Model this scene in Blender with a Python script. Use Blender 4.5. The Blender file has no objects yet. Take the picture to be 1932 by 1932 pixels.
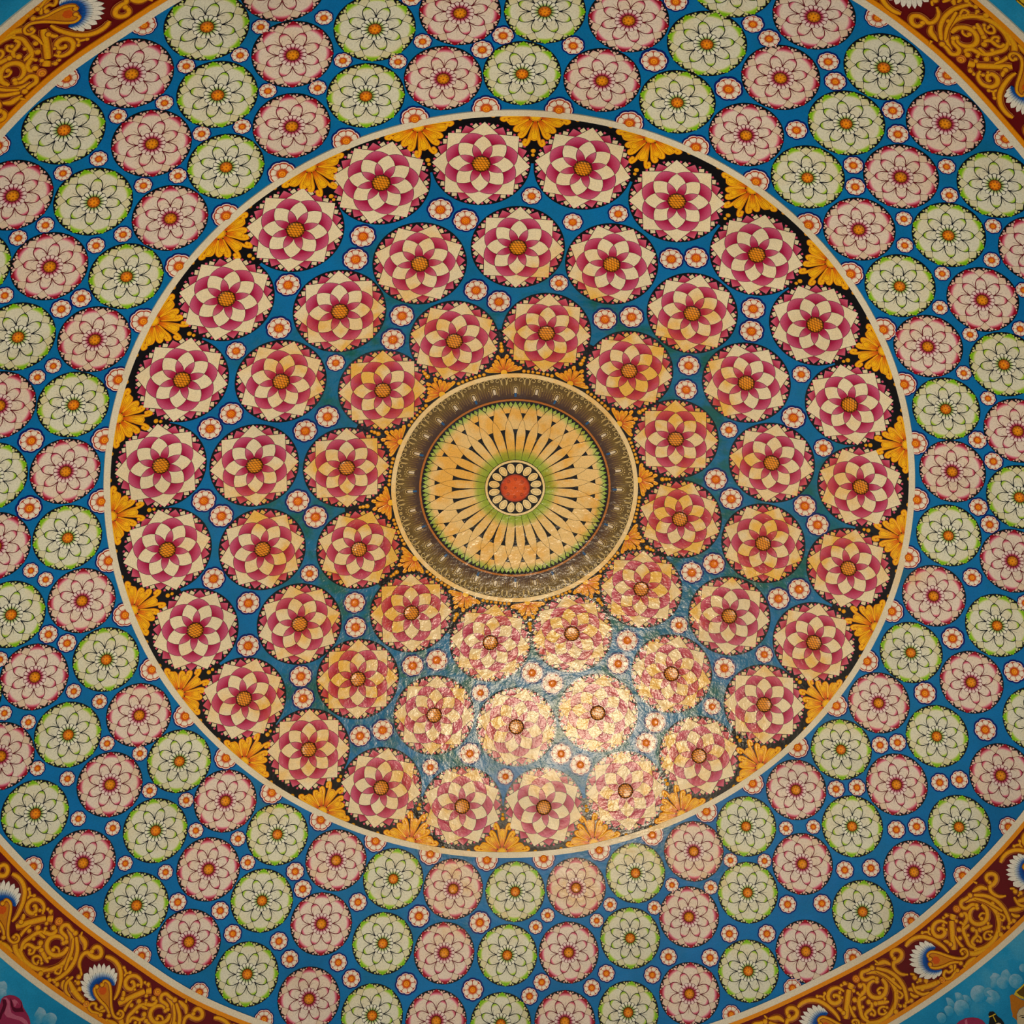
import bpy, math, random
from mathutils import Matrix, Vector
from math import sin, cos, pi, radians, degrees, sqrt, atan2

random.seed(7)
SC = bpy.context.scene
COL = SC.collection
# ---------------------------------------------------------------- place: a round hall under a hemispherical painted dome
RD = 4.44526                      # dome radius (m)
CZ = 5.0797                       # height of the dome's centre (springing line)
CEN = Vector((0, 0, CZ))

# ---------------------------------------------------------------- camera
CAM_LOC = (-0.40852, -3.19784, 1.6)
CAM_RIGHT = CAM_DOWN = CAM_FWD = None
def rodrigues(w):
    t = sqrt(sum(a * a for a in w)); k = [a / t for a in w]
    K = Matrix(((0, -k[2], k[1]), (k[2], 0, -k[0]), (-k[1], k[0], 0)))
    I = Matrix.Identity(3)
    return I + K * sin(t) + (K @ K) * (1 - cos(t))
_R = rodrigues((0.44245, -0.09444, 0.04655))
cam_data = bpy.data.cameras.new('camera')
cam = bpy.data.objects.new('camera', cam_data); COL.objects.link(cam)
r_, d_, f_ = Vector(_R[0]), Vector(_R[1]), Vector(_R[2])
cam.matrix_world = Matrix.Translation(CAM_LOC) @ Matrix((r_, -d_, -f_)).transposed().to_4x4()
cam_data.sensor_width = 36
cam_data.lens = 2659.72 / 1932 * 36
cam_data.shift_x = -144.92 / 1932
cam_data.shift_y = 112.134 / 1932
cam_data.clip_end = 60
SC.camera = cam

# ---------------------------------------------------------------- world, lights, exposure
SC.view_settings.view_transform = 'Standard'
SC.view_settings.look = 'None'
SC.view_settings.gamma = 1
SC.view_settings.use_curve_mapping = False
SC.view_settings.exposure = -0.2
SC.cycles.max_bounces = 2
SC.cycles.diffuse_bounces = 1
SC.cycles.use_light_tree = False
SC.cycles.glossy_bounces = 1
w = bpy.data.worlds.new('world'); SC.world = w; w.use_nodes = True
w.node_tree.nodes['Background'].inputs[0].default_value = (0.6, 0.7, 0.85, 1)
w.node_tree.nodes['Background'].inputs[1].default_value = 0.3

def light(name, typ, loc, energy, color, target=None, **kw):
    l = bpy.data.lights.new(name, typ); l.energy = energy; l.color = color
    for k, v in kw.items(): setattr(l, k, v)
    o = bpy.data.objects.new(name, l); COL.objects.link(o); o.location = loc
    if target is not None:
        o.rotation_euler = (Vector(target) - Vector(loc)).to_track_quat('-Z', 'Y').to_euler()
    return o
# unseen warm spot added mid-hall, its cone shaped to dim the dome's rim
light('floodlight', 'SPOT', (-0.35, 0.15, 1.1), 1950, (1.0, 0.82, 0.57), target=(0.02, 0.02, 9.5),
      spot_size=radians(72), spot_blend=1.0, shadow_soft_size=0.22)
# a small warm lamp beside it
light('floor_lamp_light', 'POINT', (-1.15, 0.35, 0.9), 60, (1.0, 0.78, 0.5), shadow_soft_size=0.18)
# daylight through the ring of windows in the drum (placed again with the windows below)
WINDOW_AZ = [18 + 36 * k for k in range(10)]
for k, a in enumerate(WINDOW_AZ):
    a = radians(a); d = Vector((sin(a), -cos(a), 0))
    light('window_daylight', 'AREA', tuple(d * (RD - 0.12) + Vector((0, 0, 3.35))), 22, (0.88, 0.94, 1.0),
          target=tuple(d * -1.0 + Vector((0, 0, 4.6))), shape='RECTANGLE', size=0.95, size_y=1.5)

# ---------------------------------------------------------------- tables: azimuth (degrees, clockwise from the top) and polar angle of what is painted on the dome
RING_A = [[7.46,0.2287],[37.91,0.2293],[67.33,0.229],[97.08,0.2298],[126.85,0.2288],[157.03,0.2286],[186.62,0.229],[217.16,0.2293],[247.6,0.2281],[278.06,0.2287],[308.26,0.2284],[337.3,0.229]]
RING_B = [[357.74,0.3471],[17.59,0.3475],[38.05,0.3462],[58.12,0.3465],[78.02,0.3494],[97.8,0.3478],[117.55,0.3488],[137.56,0.3482],[157.77,0.3502],[177.6,0.3499],[197.49,0.3482],[217.84,0.3476],[237.27,0.3481],[257.44,0.348],[277.41,0.3489],[297.62,0.3484],[317.61,0.3463],[337.24,0.3478]]
RING_C = [[352.06,0.4656],[7.17,0.4656],[22.31,0.4631],[37.53,0.464],[52.58,0.4645],[67.63,0.4647],[82.41,0.4663],[97.46,0.4672],[112.57,0.466],[127.32,0.4659],[142.66,0.4672],[157.6,0.469],[172.77,0.4681],[187.61,0.4677],[202.68,0.4683],[217.58,0.4652],[232.48,0.4683],[247.58,0.468],[262.75,0.4665],[277.47,0.4675],[292.35,0.4654],[307.37,0.4668],[322.49,0.469],[337.1,0.4704]]
RING_D = [[357.72,0.5854],[6.8,0.5871],[15.81,0.5858],[24.81,0.5849],[33.86,0.5851],[43.04,0.584],[52.08,0.5847],[60.99,0.584],[69.93,0.5848],[78.78,0.5848],[87.99,0.5856],[97.06,0.5849],[106.05,0.5857],[114.93,0.5835],[123.87,0.5842],[132.9,0.5831],[142.12,0.5855],[150.77,0.5831],[160.03,0.5842],[169.09,0.5867],[178.1,0.5844],[187.26,0.5841],[196.2,0.5842],[205.04,0.5828],[214.45,0.5842],[223.45,0.5843],[232.27,0.5846],[241.08,0.5853],[250.31,0.5838],[259.31,0.5842],[268.3,0.5845],[277.33,0.5835],[286.29,0.5846],[295.16,0.5842],[304.06,0.5858],[312.96,0.5872],[321.92,0.5881],[330.82,0.5872],[339.9,0.5863],[348.82,0.5857]]
RING_E = [[351.58,0.6684],[359.69,0.6686],[7.78,0.6716],[15.79,0.6707],[23.89,0.6715],[32.13,0.6703],[40.3,0.6681],[48.54,0.6707],[56.85,0.6695],[64.86,0.6683],[73.0,0.6701],[81.18,0.6701],[89.21,0.6712],[97.61,0.6743],[105.61,0.673],[113.91,0.6715],[122.11,0.6703],[130.11,0.6695],[138.31,0.6698],[146.42,0.6663],[154.82,0.665],[163.02,0.6696],[171.24,0.6739],[179.23,0.6718],[187.4,0.6725],[195.43,0.6726],[203.74,0.6693],[211.93,0.6706],[219.86,0.669],[228.2,0.6694],[236.4,0.6676],[244.55,0.6703],[252.8,0.6704],[260.95,0.6697],[269.36,0.6701],[277.54,0.6701],[285.72,0.6701],[293.65,0.6703],[302.01,0.6711],[310.2,0.6713],[318.56,0.6692],[326.69,0.6686],[335.01,0.6692],[343.28,0.6669]]
RING_F = [[22.73,0.7596],[30.44,0.7546],[38.09,0.7536],[45.62,0.7528],[53.11,0.7544],[60.6,0.7561],[68.09,0.7577],[75.58,0.7594],[83.07,0.761],[90.56,0.7627],[98.05,0.7643],[105.54,0.766],[113.03,0.7676],[120.62,0.7674],[127.95,0.7682],[135.45,0.7675],[143.42,0.7725],[150.43,0.7624],[157.76,0.7636],[165.17,0.7672],[172.57,0.7663],[179.96,0.7643],[187.41,0.7641],[194.74,0.7686],[202.15,0.7674],[209.7,0.7644],[217.23,0.7602],[224.44,0.7569],[232.09,0.758],[239.7,0.7582],[247.07,0.751],[254.61,0.7511],[262.14,0.7512],[269.68,0.7513],[277.22,0.7514],[284.76,0.7515],[292.3,0.7516],[299.83,0.7517],[307.37,0.7518],[314.87,0.754],[322.46,0.7497],[330.02,0.7474],[337.19,0.751],[344.82,0.7514],[352.45,0.7518],[0.07,0.7522],[7.7,0.7526],[15.33,0.753]]
SMALL = [[333.83,0.717,0.0213,"o"],[339.23,0.6984,0.0215,"o"],[330.8,0.6969,0.0216,"o"],[326.34,0.719,0.0215,"o"],[322.46,0.6977,0.0219,"o"],[318.68,0.7208,0.0217,"o"],[330.92,0.6412,0.0224,"o"],[335.52,0.6177,0.0226,"o"],[322.72,0.6398,0.0226,"o"],[326.42,0.6183,0.0228,"o"],[314.26,0.7004,0.0222,"o"],[311.31,0.7209,0.022,"o"],[317.53,0.6181,0.0231,"o"],[314.42,0.6392,0.0229,"o"],[305.92,0.7009,0.0226,"o"],[303.75,0.7194,0.0225,"o"],[308.49,0.6189,0.0234,"o"],[306.02,0.6374,0.0233,"o"],[297.75,0.7025,0.023,"o"],[299.66,0.6199,0.0271,"o"],[297.81,0.6357,0.027,"o"],[315.03,0.4192,0.0346,"i"],[307.47,0.3895,0.0352,"i"],[339.17,0.6392,0.0223,"o"],[347.48,0.6378,0.0223,"o"],[344.47,0.6182,0.0225,"o"],[355.65,0.6357,0.0273,"o"],[353.43,0.6183,0.0276,"o"],[2.93,0.627,0.0276,"o"],[11.56,0.6283,0.0342,"o"],[11.38,0.7098,0.029,"o"],[347.34,0.6954,0.0239,"o"],[344.34,0.4121,0.0348,"i"],[348.18,0.3905,0.0352,"i"],[330.39,0.4141,0.0349,"i"],[326.95,0.3917,0.0353,"i"],[359.85,0.4195,0.0274,"i"],[7.63,0.39,0.0279,"i"],[14.83,0.4169,0.0278,"i"],[347.47,0.2915,0.0344,"i"],[352.91,0.2712,0.0347,"i"],[7.8,0.3022,0.0271,"i"],[22.26,0.2726,0.0355,"i"],[27.9,0.2928,0.0354,"i"],[27.22,0.3902,0.0342,"i"],[327.84,0.2924,0.0348,"i"],[322.06,0.2711,0.0352,"i"],[18.65,0.7167,0.0265,"o"],[20.68,0.7087,0.0267,"o"],[26.42,0.7204,0.0269,"o"],[28.24,0.7046,0.0273,"o"],[34.13,0.7204,0.0275,"o"],[36.36,0.703,0.0279,"o"],[28.87,0.6255,0.0284,"o"],[20.09,0.628,0.0347,"o"],[36.19,0.6358,0.0265,"o"],[38.36,0.6176,0.0269,"o"],[41.82,0.7194,0.0227,"o"],[44.6,0.7001,0.0231,"o"],[44.63,0.6369,0.0226,"o"],[47.54,0.6179,0.023,"o"],[49.42,0.7229,0.0221,"o"],[52.81,0.701,0.0226,"o"],[52.48,0.6391,0.0218,"o"],[56.43,0.6172,0.0223,"o"],[60.61,0.6391,0.0223,"o"],[56.88,0.7207,0.0224,"o"],[61.02,0.6999,0.0229,"o"],[30.67,0.4098,0.0341,"i"],[44.8,0.4103,0.0348,"i"],[48.38,0.3896,0.0353,"i"],[290.92,0.6198,0.022,"o"],[289.32,0.634,0.0219,"o"],[281.56,0.6269,0.0344,"o"],[273.11,0.6268,0.0351,"o"],[265.32,0.6341,0.0222,"o"],[263.64,0.6193,0.0224,"o"],[256.85,0.6353,0.0274,"o"],[254.78,0.6186,0.0277,"o"],[256.56,0.6993,0.0229,"o"],[300.03,0.419,0.028,"i"],[307.45,0.3014,0.0272,"i"],[288.12,0.3921,0.0346,"i"],[284.6,0.4131,0.0346,"i"],[293.1,0.2726,0.0356,"i"],[287.6,0.2934,0.0356,"i"],[270.47,0.4126,0.0354,"i"],[266.86,0.3919,0.0357,"i"],[267.78,0.2916,0.0364,"i"],[262.34,0.271,0.0368,"i"],[247.18,0.3014,0.0282,"i"],[254.94,0.4197,0.035,"i"],[247.41,0.3908,0.0356,"i"],[239.87,0.4201,0.0359,"i"],[228.03,0.3936,0.0354,"i"],[65.33,0.6169,0.0223,"o"],[68.89,0.6394,0.0224,"o"],[74.28,0.6189,0.0276,"o"],[76.98,0.6371,0.0276,"o"],[83.28,0.6192,0.0282,"o"],[85.29,0.6357,0.0282,"o"],[92.8,0.6259,0.0288,"o"],[101.55,0.6273,0.0345,"o"],[101.86,0.7164,0.0339,"o"],[93.71,0.6989,0.0243,"o"],[47.76,0.2937,0.0335,"i"],[53.36,0.2714,0.0339,"i"],[60.16,0.418,0.0275,"i"],[68.33,0.389,0.0364,"i"],[68.32,0.3014,0.0273,"i"],[75.2,0.42,0.0293,"i"],[82.31,0.2732,0.0358,"i"],[87.83,0.2946,0.0359,"i"],[87.36,0.3939,0.0356,"i"],[90.82,0.4141,0.0357,"i"],[107.36,0.294,0.0359,"i"],[112.6,0.2723,0.036,"i"],[104.69,0.4146,0.0356,"i"],[108.35,0.3946,0.0358,"i"],[119.95,0.4197,0.0285,"i"],[127.6,0.3907,0.0357,"i"],[232.96,0.2719,0.0347,"i"],[227.29,0.294,0.0348,"i"],[207.68,0.293,0.0354,"i"],[201.99,0.2722,0.0356,"i"],[172.64,0.2726,0.036,"i"],[167.19,0.292,0.036,"i"],[141.89,0.2729,0.0358,"i"],[147.73,0.2954,0.036,"i"],[127.49,0.3028,0.029,"i"],[248.78,0.6369,0.0226,"o"],[245.78,0.6162,0.0229,"o"],[250.87,0.7214,0.022,"o"],[248.5,0.7022,0.0222,"o"],[240.67,0.638,0.0231,"o"],[236.83,0.6143,0.0234,"o"],[243.49,0.7232,0.0224,"o"],[240.35,0.7023,0.0227,"o"],[232.28,0.6373,0.0235,"o"],[227.78,0.6152,0.0238,"o"],[235.98,0.724,0.0228,"o"],[232.32,0.7024,0.0231,"o"],[224.15,0.6376,0.0238,"o"],[218.85,0.6154,0.0241,"o"],[228.42,0.7246,0.023,"o"],[224.01,0.7026,0.0233,"o"],[216.0,0.6353,0.024,"o"],[220.75,0.7249,0.0275,"o"],[215.9,0.7066,0.0278,"o"],[209.71,0.6176,0.0287,"o"],[207.76,0.6349,0.0286,"o"],[213.25,0.7253,0.0277,"o"],[207.85,0.7098,0.028,"o"],[205.81,0.7263,0.0279,"o"],[200.17,0.7111,0.0281,"o"],[224.47,0.4137,0.0347,"i"],[200.08,0.6269,0.0288,"o"],[191.48,0.6274,0.035,"o"],[183.03,0.6276,0.0351,"o"],[183.43,0.7191,0.0343,"o"],[191.51,0.7197,0.0341,"o"],[175.34,0.635,0.0227,"o"],[173.59,0.6199,0.0228,"o"],[166.94,0.6364,0.0228,"o"],[164.69,0.6184,0.0229,"o"],[155.52,0.6156,0.0229,"o"],[158.83,0.638,0.0228,"o"],[158.9,0.7079,0.0277,"o"],[161.41,0.7255,0.0275,"o"],[166.89,0.7099,0.0276,"o"],[168.94,0.7257,0.0275,"o"],[174.96,0.7105,0.0275,"o"],[176.53,0.7284,0.0274,"o"],[198.1,0.7274,0.0288,"o"],[210.58,0.4137,0.0345,"i"],[207.0,0.3928,0.0347,"i"],[187.63,0.3918,0.0352,"i"],[168.08,0.3949,0.0354,"i"],[164.56,0.4157,0.0354,"i"],[146.77,0.3948,0.0353,"i"],[150.43,0.4156,0.0353,"i"],[187.3,0.3032,0.0289,"i"],[195.02,0.421,0.0275,"i"],[179.88,0.4215,0.0269,"i"],[110.03,0.6277,0.035,"o"],[109.72,0.7187,0.0345,"o"],[119.6,0.6192,0.0275,"o"],[117.78,0.6351,0.0274,"o"],[128.41,0.6176,0.0278,"o"],[126.13,0.6353,0.0276,"o"],[118.25,0.711,0.0283,"o"],[116.44,0.7284,0.0281,"o"],[126.18,0.7118,0.0284,"o"],[124.11,0.7274,0.0282,"o"],[134.3,0.709,0.0284,"o"],[131.59,0.7281,0.0283,"o"],[142.62,0.7058,0.0285,"o"],[138.93,0.7284,0.0283,"o"],[150.77,0.7065,0.0285,"o"],[146.57,0.7276,0.0284,"o"],[154.08,0.7269,0.0284,"o"],[137.43,0.6174,0.0234,"o"],[134.23,0.6373,0.0233,"o"],[146.52,0.6161,0.0234,"o"],[142.4,0.6392,0.0233,"o"],[150.63,0.6384,0.0233,"o"],[135.02,0.4201,0.0284,"i"]]
HALF_IN = [2.44,11.45,20.5,29.57,38.76,47.75,57.03,65.69,74.79,83.51,92.66,101.6,110.52,119.22,128.35,137.63,146.31,155.75,164.55,173.52,182.55,191.57,200.47,209.74,218.58,227.58,236.71,245.63,255.01,263.63,272.58,281.63,290.49,299.35,308.25,317.36,326.37,335.47,344.44,353.4]
HALF_OUT = [26.86,34.55,42.09,116.9,124.15,131.64,139.2,146.63,154.02,206.07,213.57,220.84,228.14,235.73,310.88,318.72,326.18]
EDGE_IN = [[24.53,0.8021],[25.77,0.8018],[33.36,0.7998],[40.85,0.7969],[44.33,0.7999],[114.54,0.8171],[118.08,0.8164],[125.41,0.8158],[132.66,0.8173],[140.46,0.812],[144.34,0.8092],[214.38,0.8123],[221.87,0.8056],[229.19,0.8055],[236.95,0.8037],[240.5,0.805],[311.51,0.8018],[317.46,0.798],[319.91,0.7968],[324.74,0.7893],[327.39,0.7912],[329.67,0.7904]]
EDGE_OUT = [[31.6,0.8956],[35.12,0.8954],[123.31,0.9153],[138.66,0.9129],[225.81,0.9041],[230.14,0.9043],[319.19,0.8892],[321.95,0.8869]]
STROKES = [[[[0.0719,0.1239],[0.124,0.1036],[0.1682,0.0503],[0.1843,-0.0155],[0.169,-0.077],[0.12,-0.1291],[0.0564,-0.1557],[-0.0181,-0.1567],[-0.0854,-0.1289]],[0.0174,0.0301,0.029],0.0,0.0],[[[0.1432,0.049],[0.1449,0.0052],[0.1129,-0.0328],[0.0685,-0.0385],[0.0339,-0.0169],[0.0235,0.0181],[0.0417,0.0518],[0.0768,0.0665],[0.1062,0.0516]],[0.0267,0.029,0.0151],0.0,0.0151],[[[0.1229,-0.0056],[0.105,0.0087],[0.0804,0.0034],[0.0829,-0.0147]],[0.0127,0.0139,0.0116],0.0,0.0139],[[[0.1147,0.0647],[0.0953,0.0859],[0.0495,0.0919],[0.0357,0.1192],[0.0549,0.1411],[0.0907,0.1353],[0.1249,0.1337]],[0.0174,0.0255,0.0197],0.0151,0.0174],[[[0.1444,0.1208],[0.201,0.0681],[0.2302,0.0079],[0.2353,-0.0525],[0.2231,-0.1023],[0.2045,-0.1466]],[0.0209,0.0267,0.0197],0.0,0.0],[[[0.2022,-0.1449],[0.2336,-0.1487]],[0.0174,0.0162,0.0151],0.0,0.0151],[[[0.2038,-0.1391],[0.1805,-0.1556]],[0.0162,0.0151,0.0127],0.0,0.0139],[[[0.1335,0.1052],[0.1746,0.0488],[0.1975,-0.0098],[0.2175,-0.0629]],[0.0151,0.0209,0.0174],0.0,0.0],[[[0.1988,0.0188],[0.2008,0.0101]],[0.0116,0.0139,0.0139],0.0,0.0151],[[[0.2526,-0.0837],[0.2964,-0.1114],[0.3306,-0.1245]],[0.0197,0.029,0.0267],0.0,0.0151],[[[0.2504,-0.1064],[0.2599,-0.1333],[0.2866,-0.1502]],[0.0116,0.022,0.0104],0.0,0.0],[[[0.2763,0.1131],[0.2729,0.1302],[0.2799,0.1497],[0.3017,0.1556],[0.3256,0.1433],[0.3344,0.1196],[0.3171,0.0978],[0.2871,0.0915],[0.261,0.0933],[0.2458,0.0734],[0.2482,0.043],[0.2653,0.0116],[0.3003,-0.0094]],[0.0209,0.0278,0.0151],0.0151,0.0],[[[0.1494,0.1426],[0.1845,0.1336],[0.2147,0.1236],[0.2382,0.0902]],[0.0093,0.0313,0.0116],0.0,0.0],[[[0.0,0.0813],[0.0239,0.0731],[0.0119,0.0435],[-0.0203,0.0301],[-0.0574,0.0029],[-0.0739,-0.0404],[-0.0857,-0.087],[-0.0643,-0.1313]],[0.0185,0.0267,0.022],0.0174,0.0],[[[-0.0256,0.0202],[-0.0369,0.0503]],[0.0209,0.0197,0.0116],0.0,0.0104],[[[-0.0453,0.0074],[-0.0015,0.0082]],[0.0209,0.0197,0.0116],0.0,0.0],[[[-0.0612,-0.0012],[-0.0755,0.0256]],[0.0209,0.0174,0.0139],0.0,0.0174],[[[-0.0709,-0.0287],[-0.0536,-0.0353]],[0.0151,0.0127,0.0116],0.0,0.0116],[[[-0.0042,-0.0283],[0.0059,-0.0468],[-0.0102,-0.0692],[-0.0414,-0.0727],[-0.0632,-0.0836],[-0.0622,-0.1122]],[0.0174,0.022,0.0174],0.0174,0.0],[[[-0.0083,-0.0706],[-0.0015,-0.0968],[-0.0165,-0.113],[-0.0286,-0.0966]],[0.0162,0.0151,0.0104],0.0,0.0116],[[[0.0278,-0.0569],[0.0623,-0.07],[0.1089,-0.087]],[0.0197,0.0278,0.0116],0.0162,0.0],[[[0.0796,-0.0766],[0.0963,-0.0604]],[0.0151,0.0127,0.0104],0.0,0.0116],[[[0.0788,-0.1108],[0.0563,-0.0932],[0.0287,-0.096],[0.0181,-0.1176],[0.0389,-0.1352],[0.0655,-0.1317]],[0.0116,0.0162,0.0127],0.0104,0.0],[[[0.0514,-0.1068],[0.0571,-0.1216]],[0.0093,0.0104,0.0093],0.0,0.0093],[[[0.1879,-0.057],[0.1999,-0.0749],[0.2027,-0.0966],[0.1785,-0.1041],[0.1738,-0.0843]],[0.0116,0.0151,0.0104],0.0104,0.0081],[[[0.1752,-0.0539],[0.1477,-0.1021],[0.1185,-0.1348],[0.1134,-0.1585]],[0.0162,0.022,0.0197],0.0,0.0174],[[[0.1507,-0.1253],[0.1566,-0.1438]],[0.0127,0.0139,0.0116],0.0,0.0116],[[[-0.0388,0.1158],[-0.0685,0.0966]],[0.0498,0.0406,0.0232],0.0,0.0],[[[-0.0746,0.0943],[-0.1066,0.0557],[-0.1412,0.0122],[-0.1847,-0.0465]],[0.0359,0.0359,0.0348],0.0,0.0],[[[-0.0627,0.1241],[-0.078,0.1399]],[0.0116,0.0139,0.0139],0.0,0.0139],[[[-0.0908,0.1321],[-0.1033,0.1399]],[0.007,0.0093,0.0104],0.0,0.0104],[[[-0.0556,0.0935],[-0.0518,0.0748]],[0.0116,0.0127,0.0127],0.0,0.0127],[[[-0.1072,0.0998],[-0.1297,0.1371],[-0.1737,0.1476],[-0.21,0.1265],[-0.2163,0.0903],[-0.1929,0.0635],[-0.1582,0.0663],[-0.1523,0.0931],[-0.1762,0.1107],[-0.1824,0.0938]],[0.0167,0.0286,0.0128],0.0,0.0],[[[-0.1214,0.1171],[-0.1347,0.1064]],[0.0108,0.0118,0.0108],0.0,0.0118],[[[-0.1447,0.081],[-0.1376,0.0742]],[0.0079,0.0089,0.0089],0.0,0.0099],[[[-0.414,0.1595],[-0.3736,0.1673],[-0.3269,0.1597],[-0.284,0.1333],[-0.2538,0.0932],[-0.2348,0.0482],[-0.2229,0.0029],[-0.2211,-0.0389]],[0.0236,0.0276,0.0148],0.0,0.0],[[[-0.2442,0.111],[-0.241,0.1328],[-0.253,0.1453],[-0.2716,0.1557]],[0.0177,0.0148,0.0118],0.0,0.0118],[[[-0.241,0.1328],[-0.2203,0.148]],[0.0138,0.0128,0.0108],0.0,0.0118],[[[-0.2006,0.0346],[-0.1867,0.0208],[-0.1783,-0.0079]],[0.0079,0.0217,0.0167],0.0,0.0158],[[[-0.1201,0.0136],[-0.1295,-0.0328],[-0.127,-0.0733]],[0.0099,0.0197,0.0177],0.0,0.0],[[[-0.1251,-0.0243],[-0.1046,-0.0165]],[0.0128,0.0138,0.0138],0.0,0.0148],[[[-0.1317,-0.0785],[-0.1244,-0.1138],[-0.0889,-0.147],[-0.0193,-0.1655]],[0.0148,0.0345,0.0197],0.0,0.0],[[[-0.1982,-0.1627],[-0.1512,-0.1577],[-0.1031,-0.1625]],[0.0099,0.0256,0.0089],0.0108,0.0],[[[-0.2667,-0.1114],[-0.2743,-0.1309],[-0.3011,-0.128],[-0.3105,-0.1091],[-0.3358,-0.1192],[-0.3417,-0.1457],[-0.3103,-0.1603],[-0.2735,-0.152],[-0.2505,-0.1532]],[0.0138,0.0177,0.0138],0.0148,0.0148],[[[-0.2673,-0.145],[-0.2373,-0.1152]],[0.0148,0.0177,0.0177],0.0,0.0],[[[-0.5339,-0.0691],[-0.4864,-0.0983],[-0.4422,-0.118],[-0.3927,-0.1314]],[0.0209,0.0359,0.029],0.0,0.0139],[[[-0.5277,-0.0356],[-0.5419,-0.0872],[-0.5199,-0.128],[-0.4763,-0.1438]],[0.0151,0.022,0.0093],0.0,0.0],[[[-0.5026,0.0151],[-0.4878,-0.0032],[-0.494,-0.0208]],[0.0127,0.0151,0.0139],0.0,0.0162],[[[-0.5069,-0.0514],[-0.4784,-0.0523]],[0.0139,0.0139,0.0127],0.0,0.0151],[[[-0.4598,-0.0942],[-0.4505,-0.0792]],[0.0139,0.0151,0.0139],0.0,0.0162],[[[-0.6276,0.2185],[-0.6203,0.1913]],[0.0093,0.0127,0.0151],0.0,0.0]]
CUP = [[[[-0.3397,0.004],[-0.3371,0.0319],[-0.3035,0.0309],[-0.2723,-0.0005],[-0.2445,-0.0429],[-0.2151,-0.0833],[-0.1753,-0.1192],[-0.1369,-0.1218],[-0.1209,-0.0999],[-0.1317,-0.0785],[-0.1551,-0.0782],[-0.156,-0.0964]],[0.0197,0.0256,0.0197],0.0177,0.0148],[[[-0.3617,-0.0207],[-0.3686,-0.038],[-0.3418,-0.0633],[-0.2934,-0.0827],[-0.2511,-0.094],[-0.2169,-0.1144],[-0.2023,-0.1332]],[0.0197,0.0256,0.0197],0.0177,0.0187]]
CUP_FILL = [[-0.3464,0.0164],[-0.3138,0.0269],[-0.2748,-0.0033],[-0.2392,-0.0517],[-0.2185,-0.0943],[-0.2489,-0.0916],[-0.3003,-0.0757],[-0.3471,-0.0545],[-0.365,-0.0229]]
CUP_RED = [[-0.325,-0.0002],[-0.3054,-0.0005],[-0.2929,-0.0161],[-0.2939,-0.0391],[-0.3158,-0.0489],[-0.3385,-0.0374],[-0.3391,-0.0161]]
FAN_IN = [[-0.2637,0.0347],[-0.2853,0.0438],[-0.3065,0.0482],[-0.3266,0.0459],[-0.3461,0.0389],[-0.3616,0.0282],[-0.3747,0.0143],[-0.3845,-0.0019],[-0.3894,-0.0208],[-0.3869,-0.0387],[-0.3772,-0.0551],[-0.3621,-0.0714],[-0.3427,-0.0827],[-0.3251,-0.0902]]
FAN_OUT = [[-0.2664,0.05],[-0.2762,0.089],[-0.3058,0.1152],[-0.3412,0.1218],[-0.379,0.1169],[-0.409,0.1071],[-0.4332,0.0897],[-0.4535,0.0706],[-0.4652,0.0365],[-0.4695,-0.0258],[-0.461,-0.0512],[-0.4189,-0.0911],[-0.3797,-0.1074],[-0.3409,-0.1065]]
BUTTONS = [[0.0001,0.1277,0.0255],[-0.3643,-0.1358,0.022]]
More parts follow.
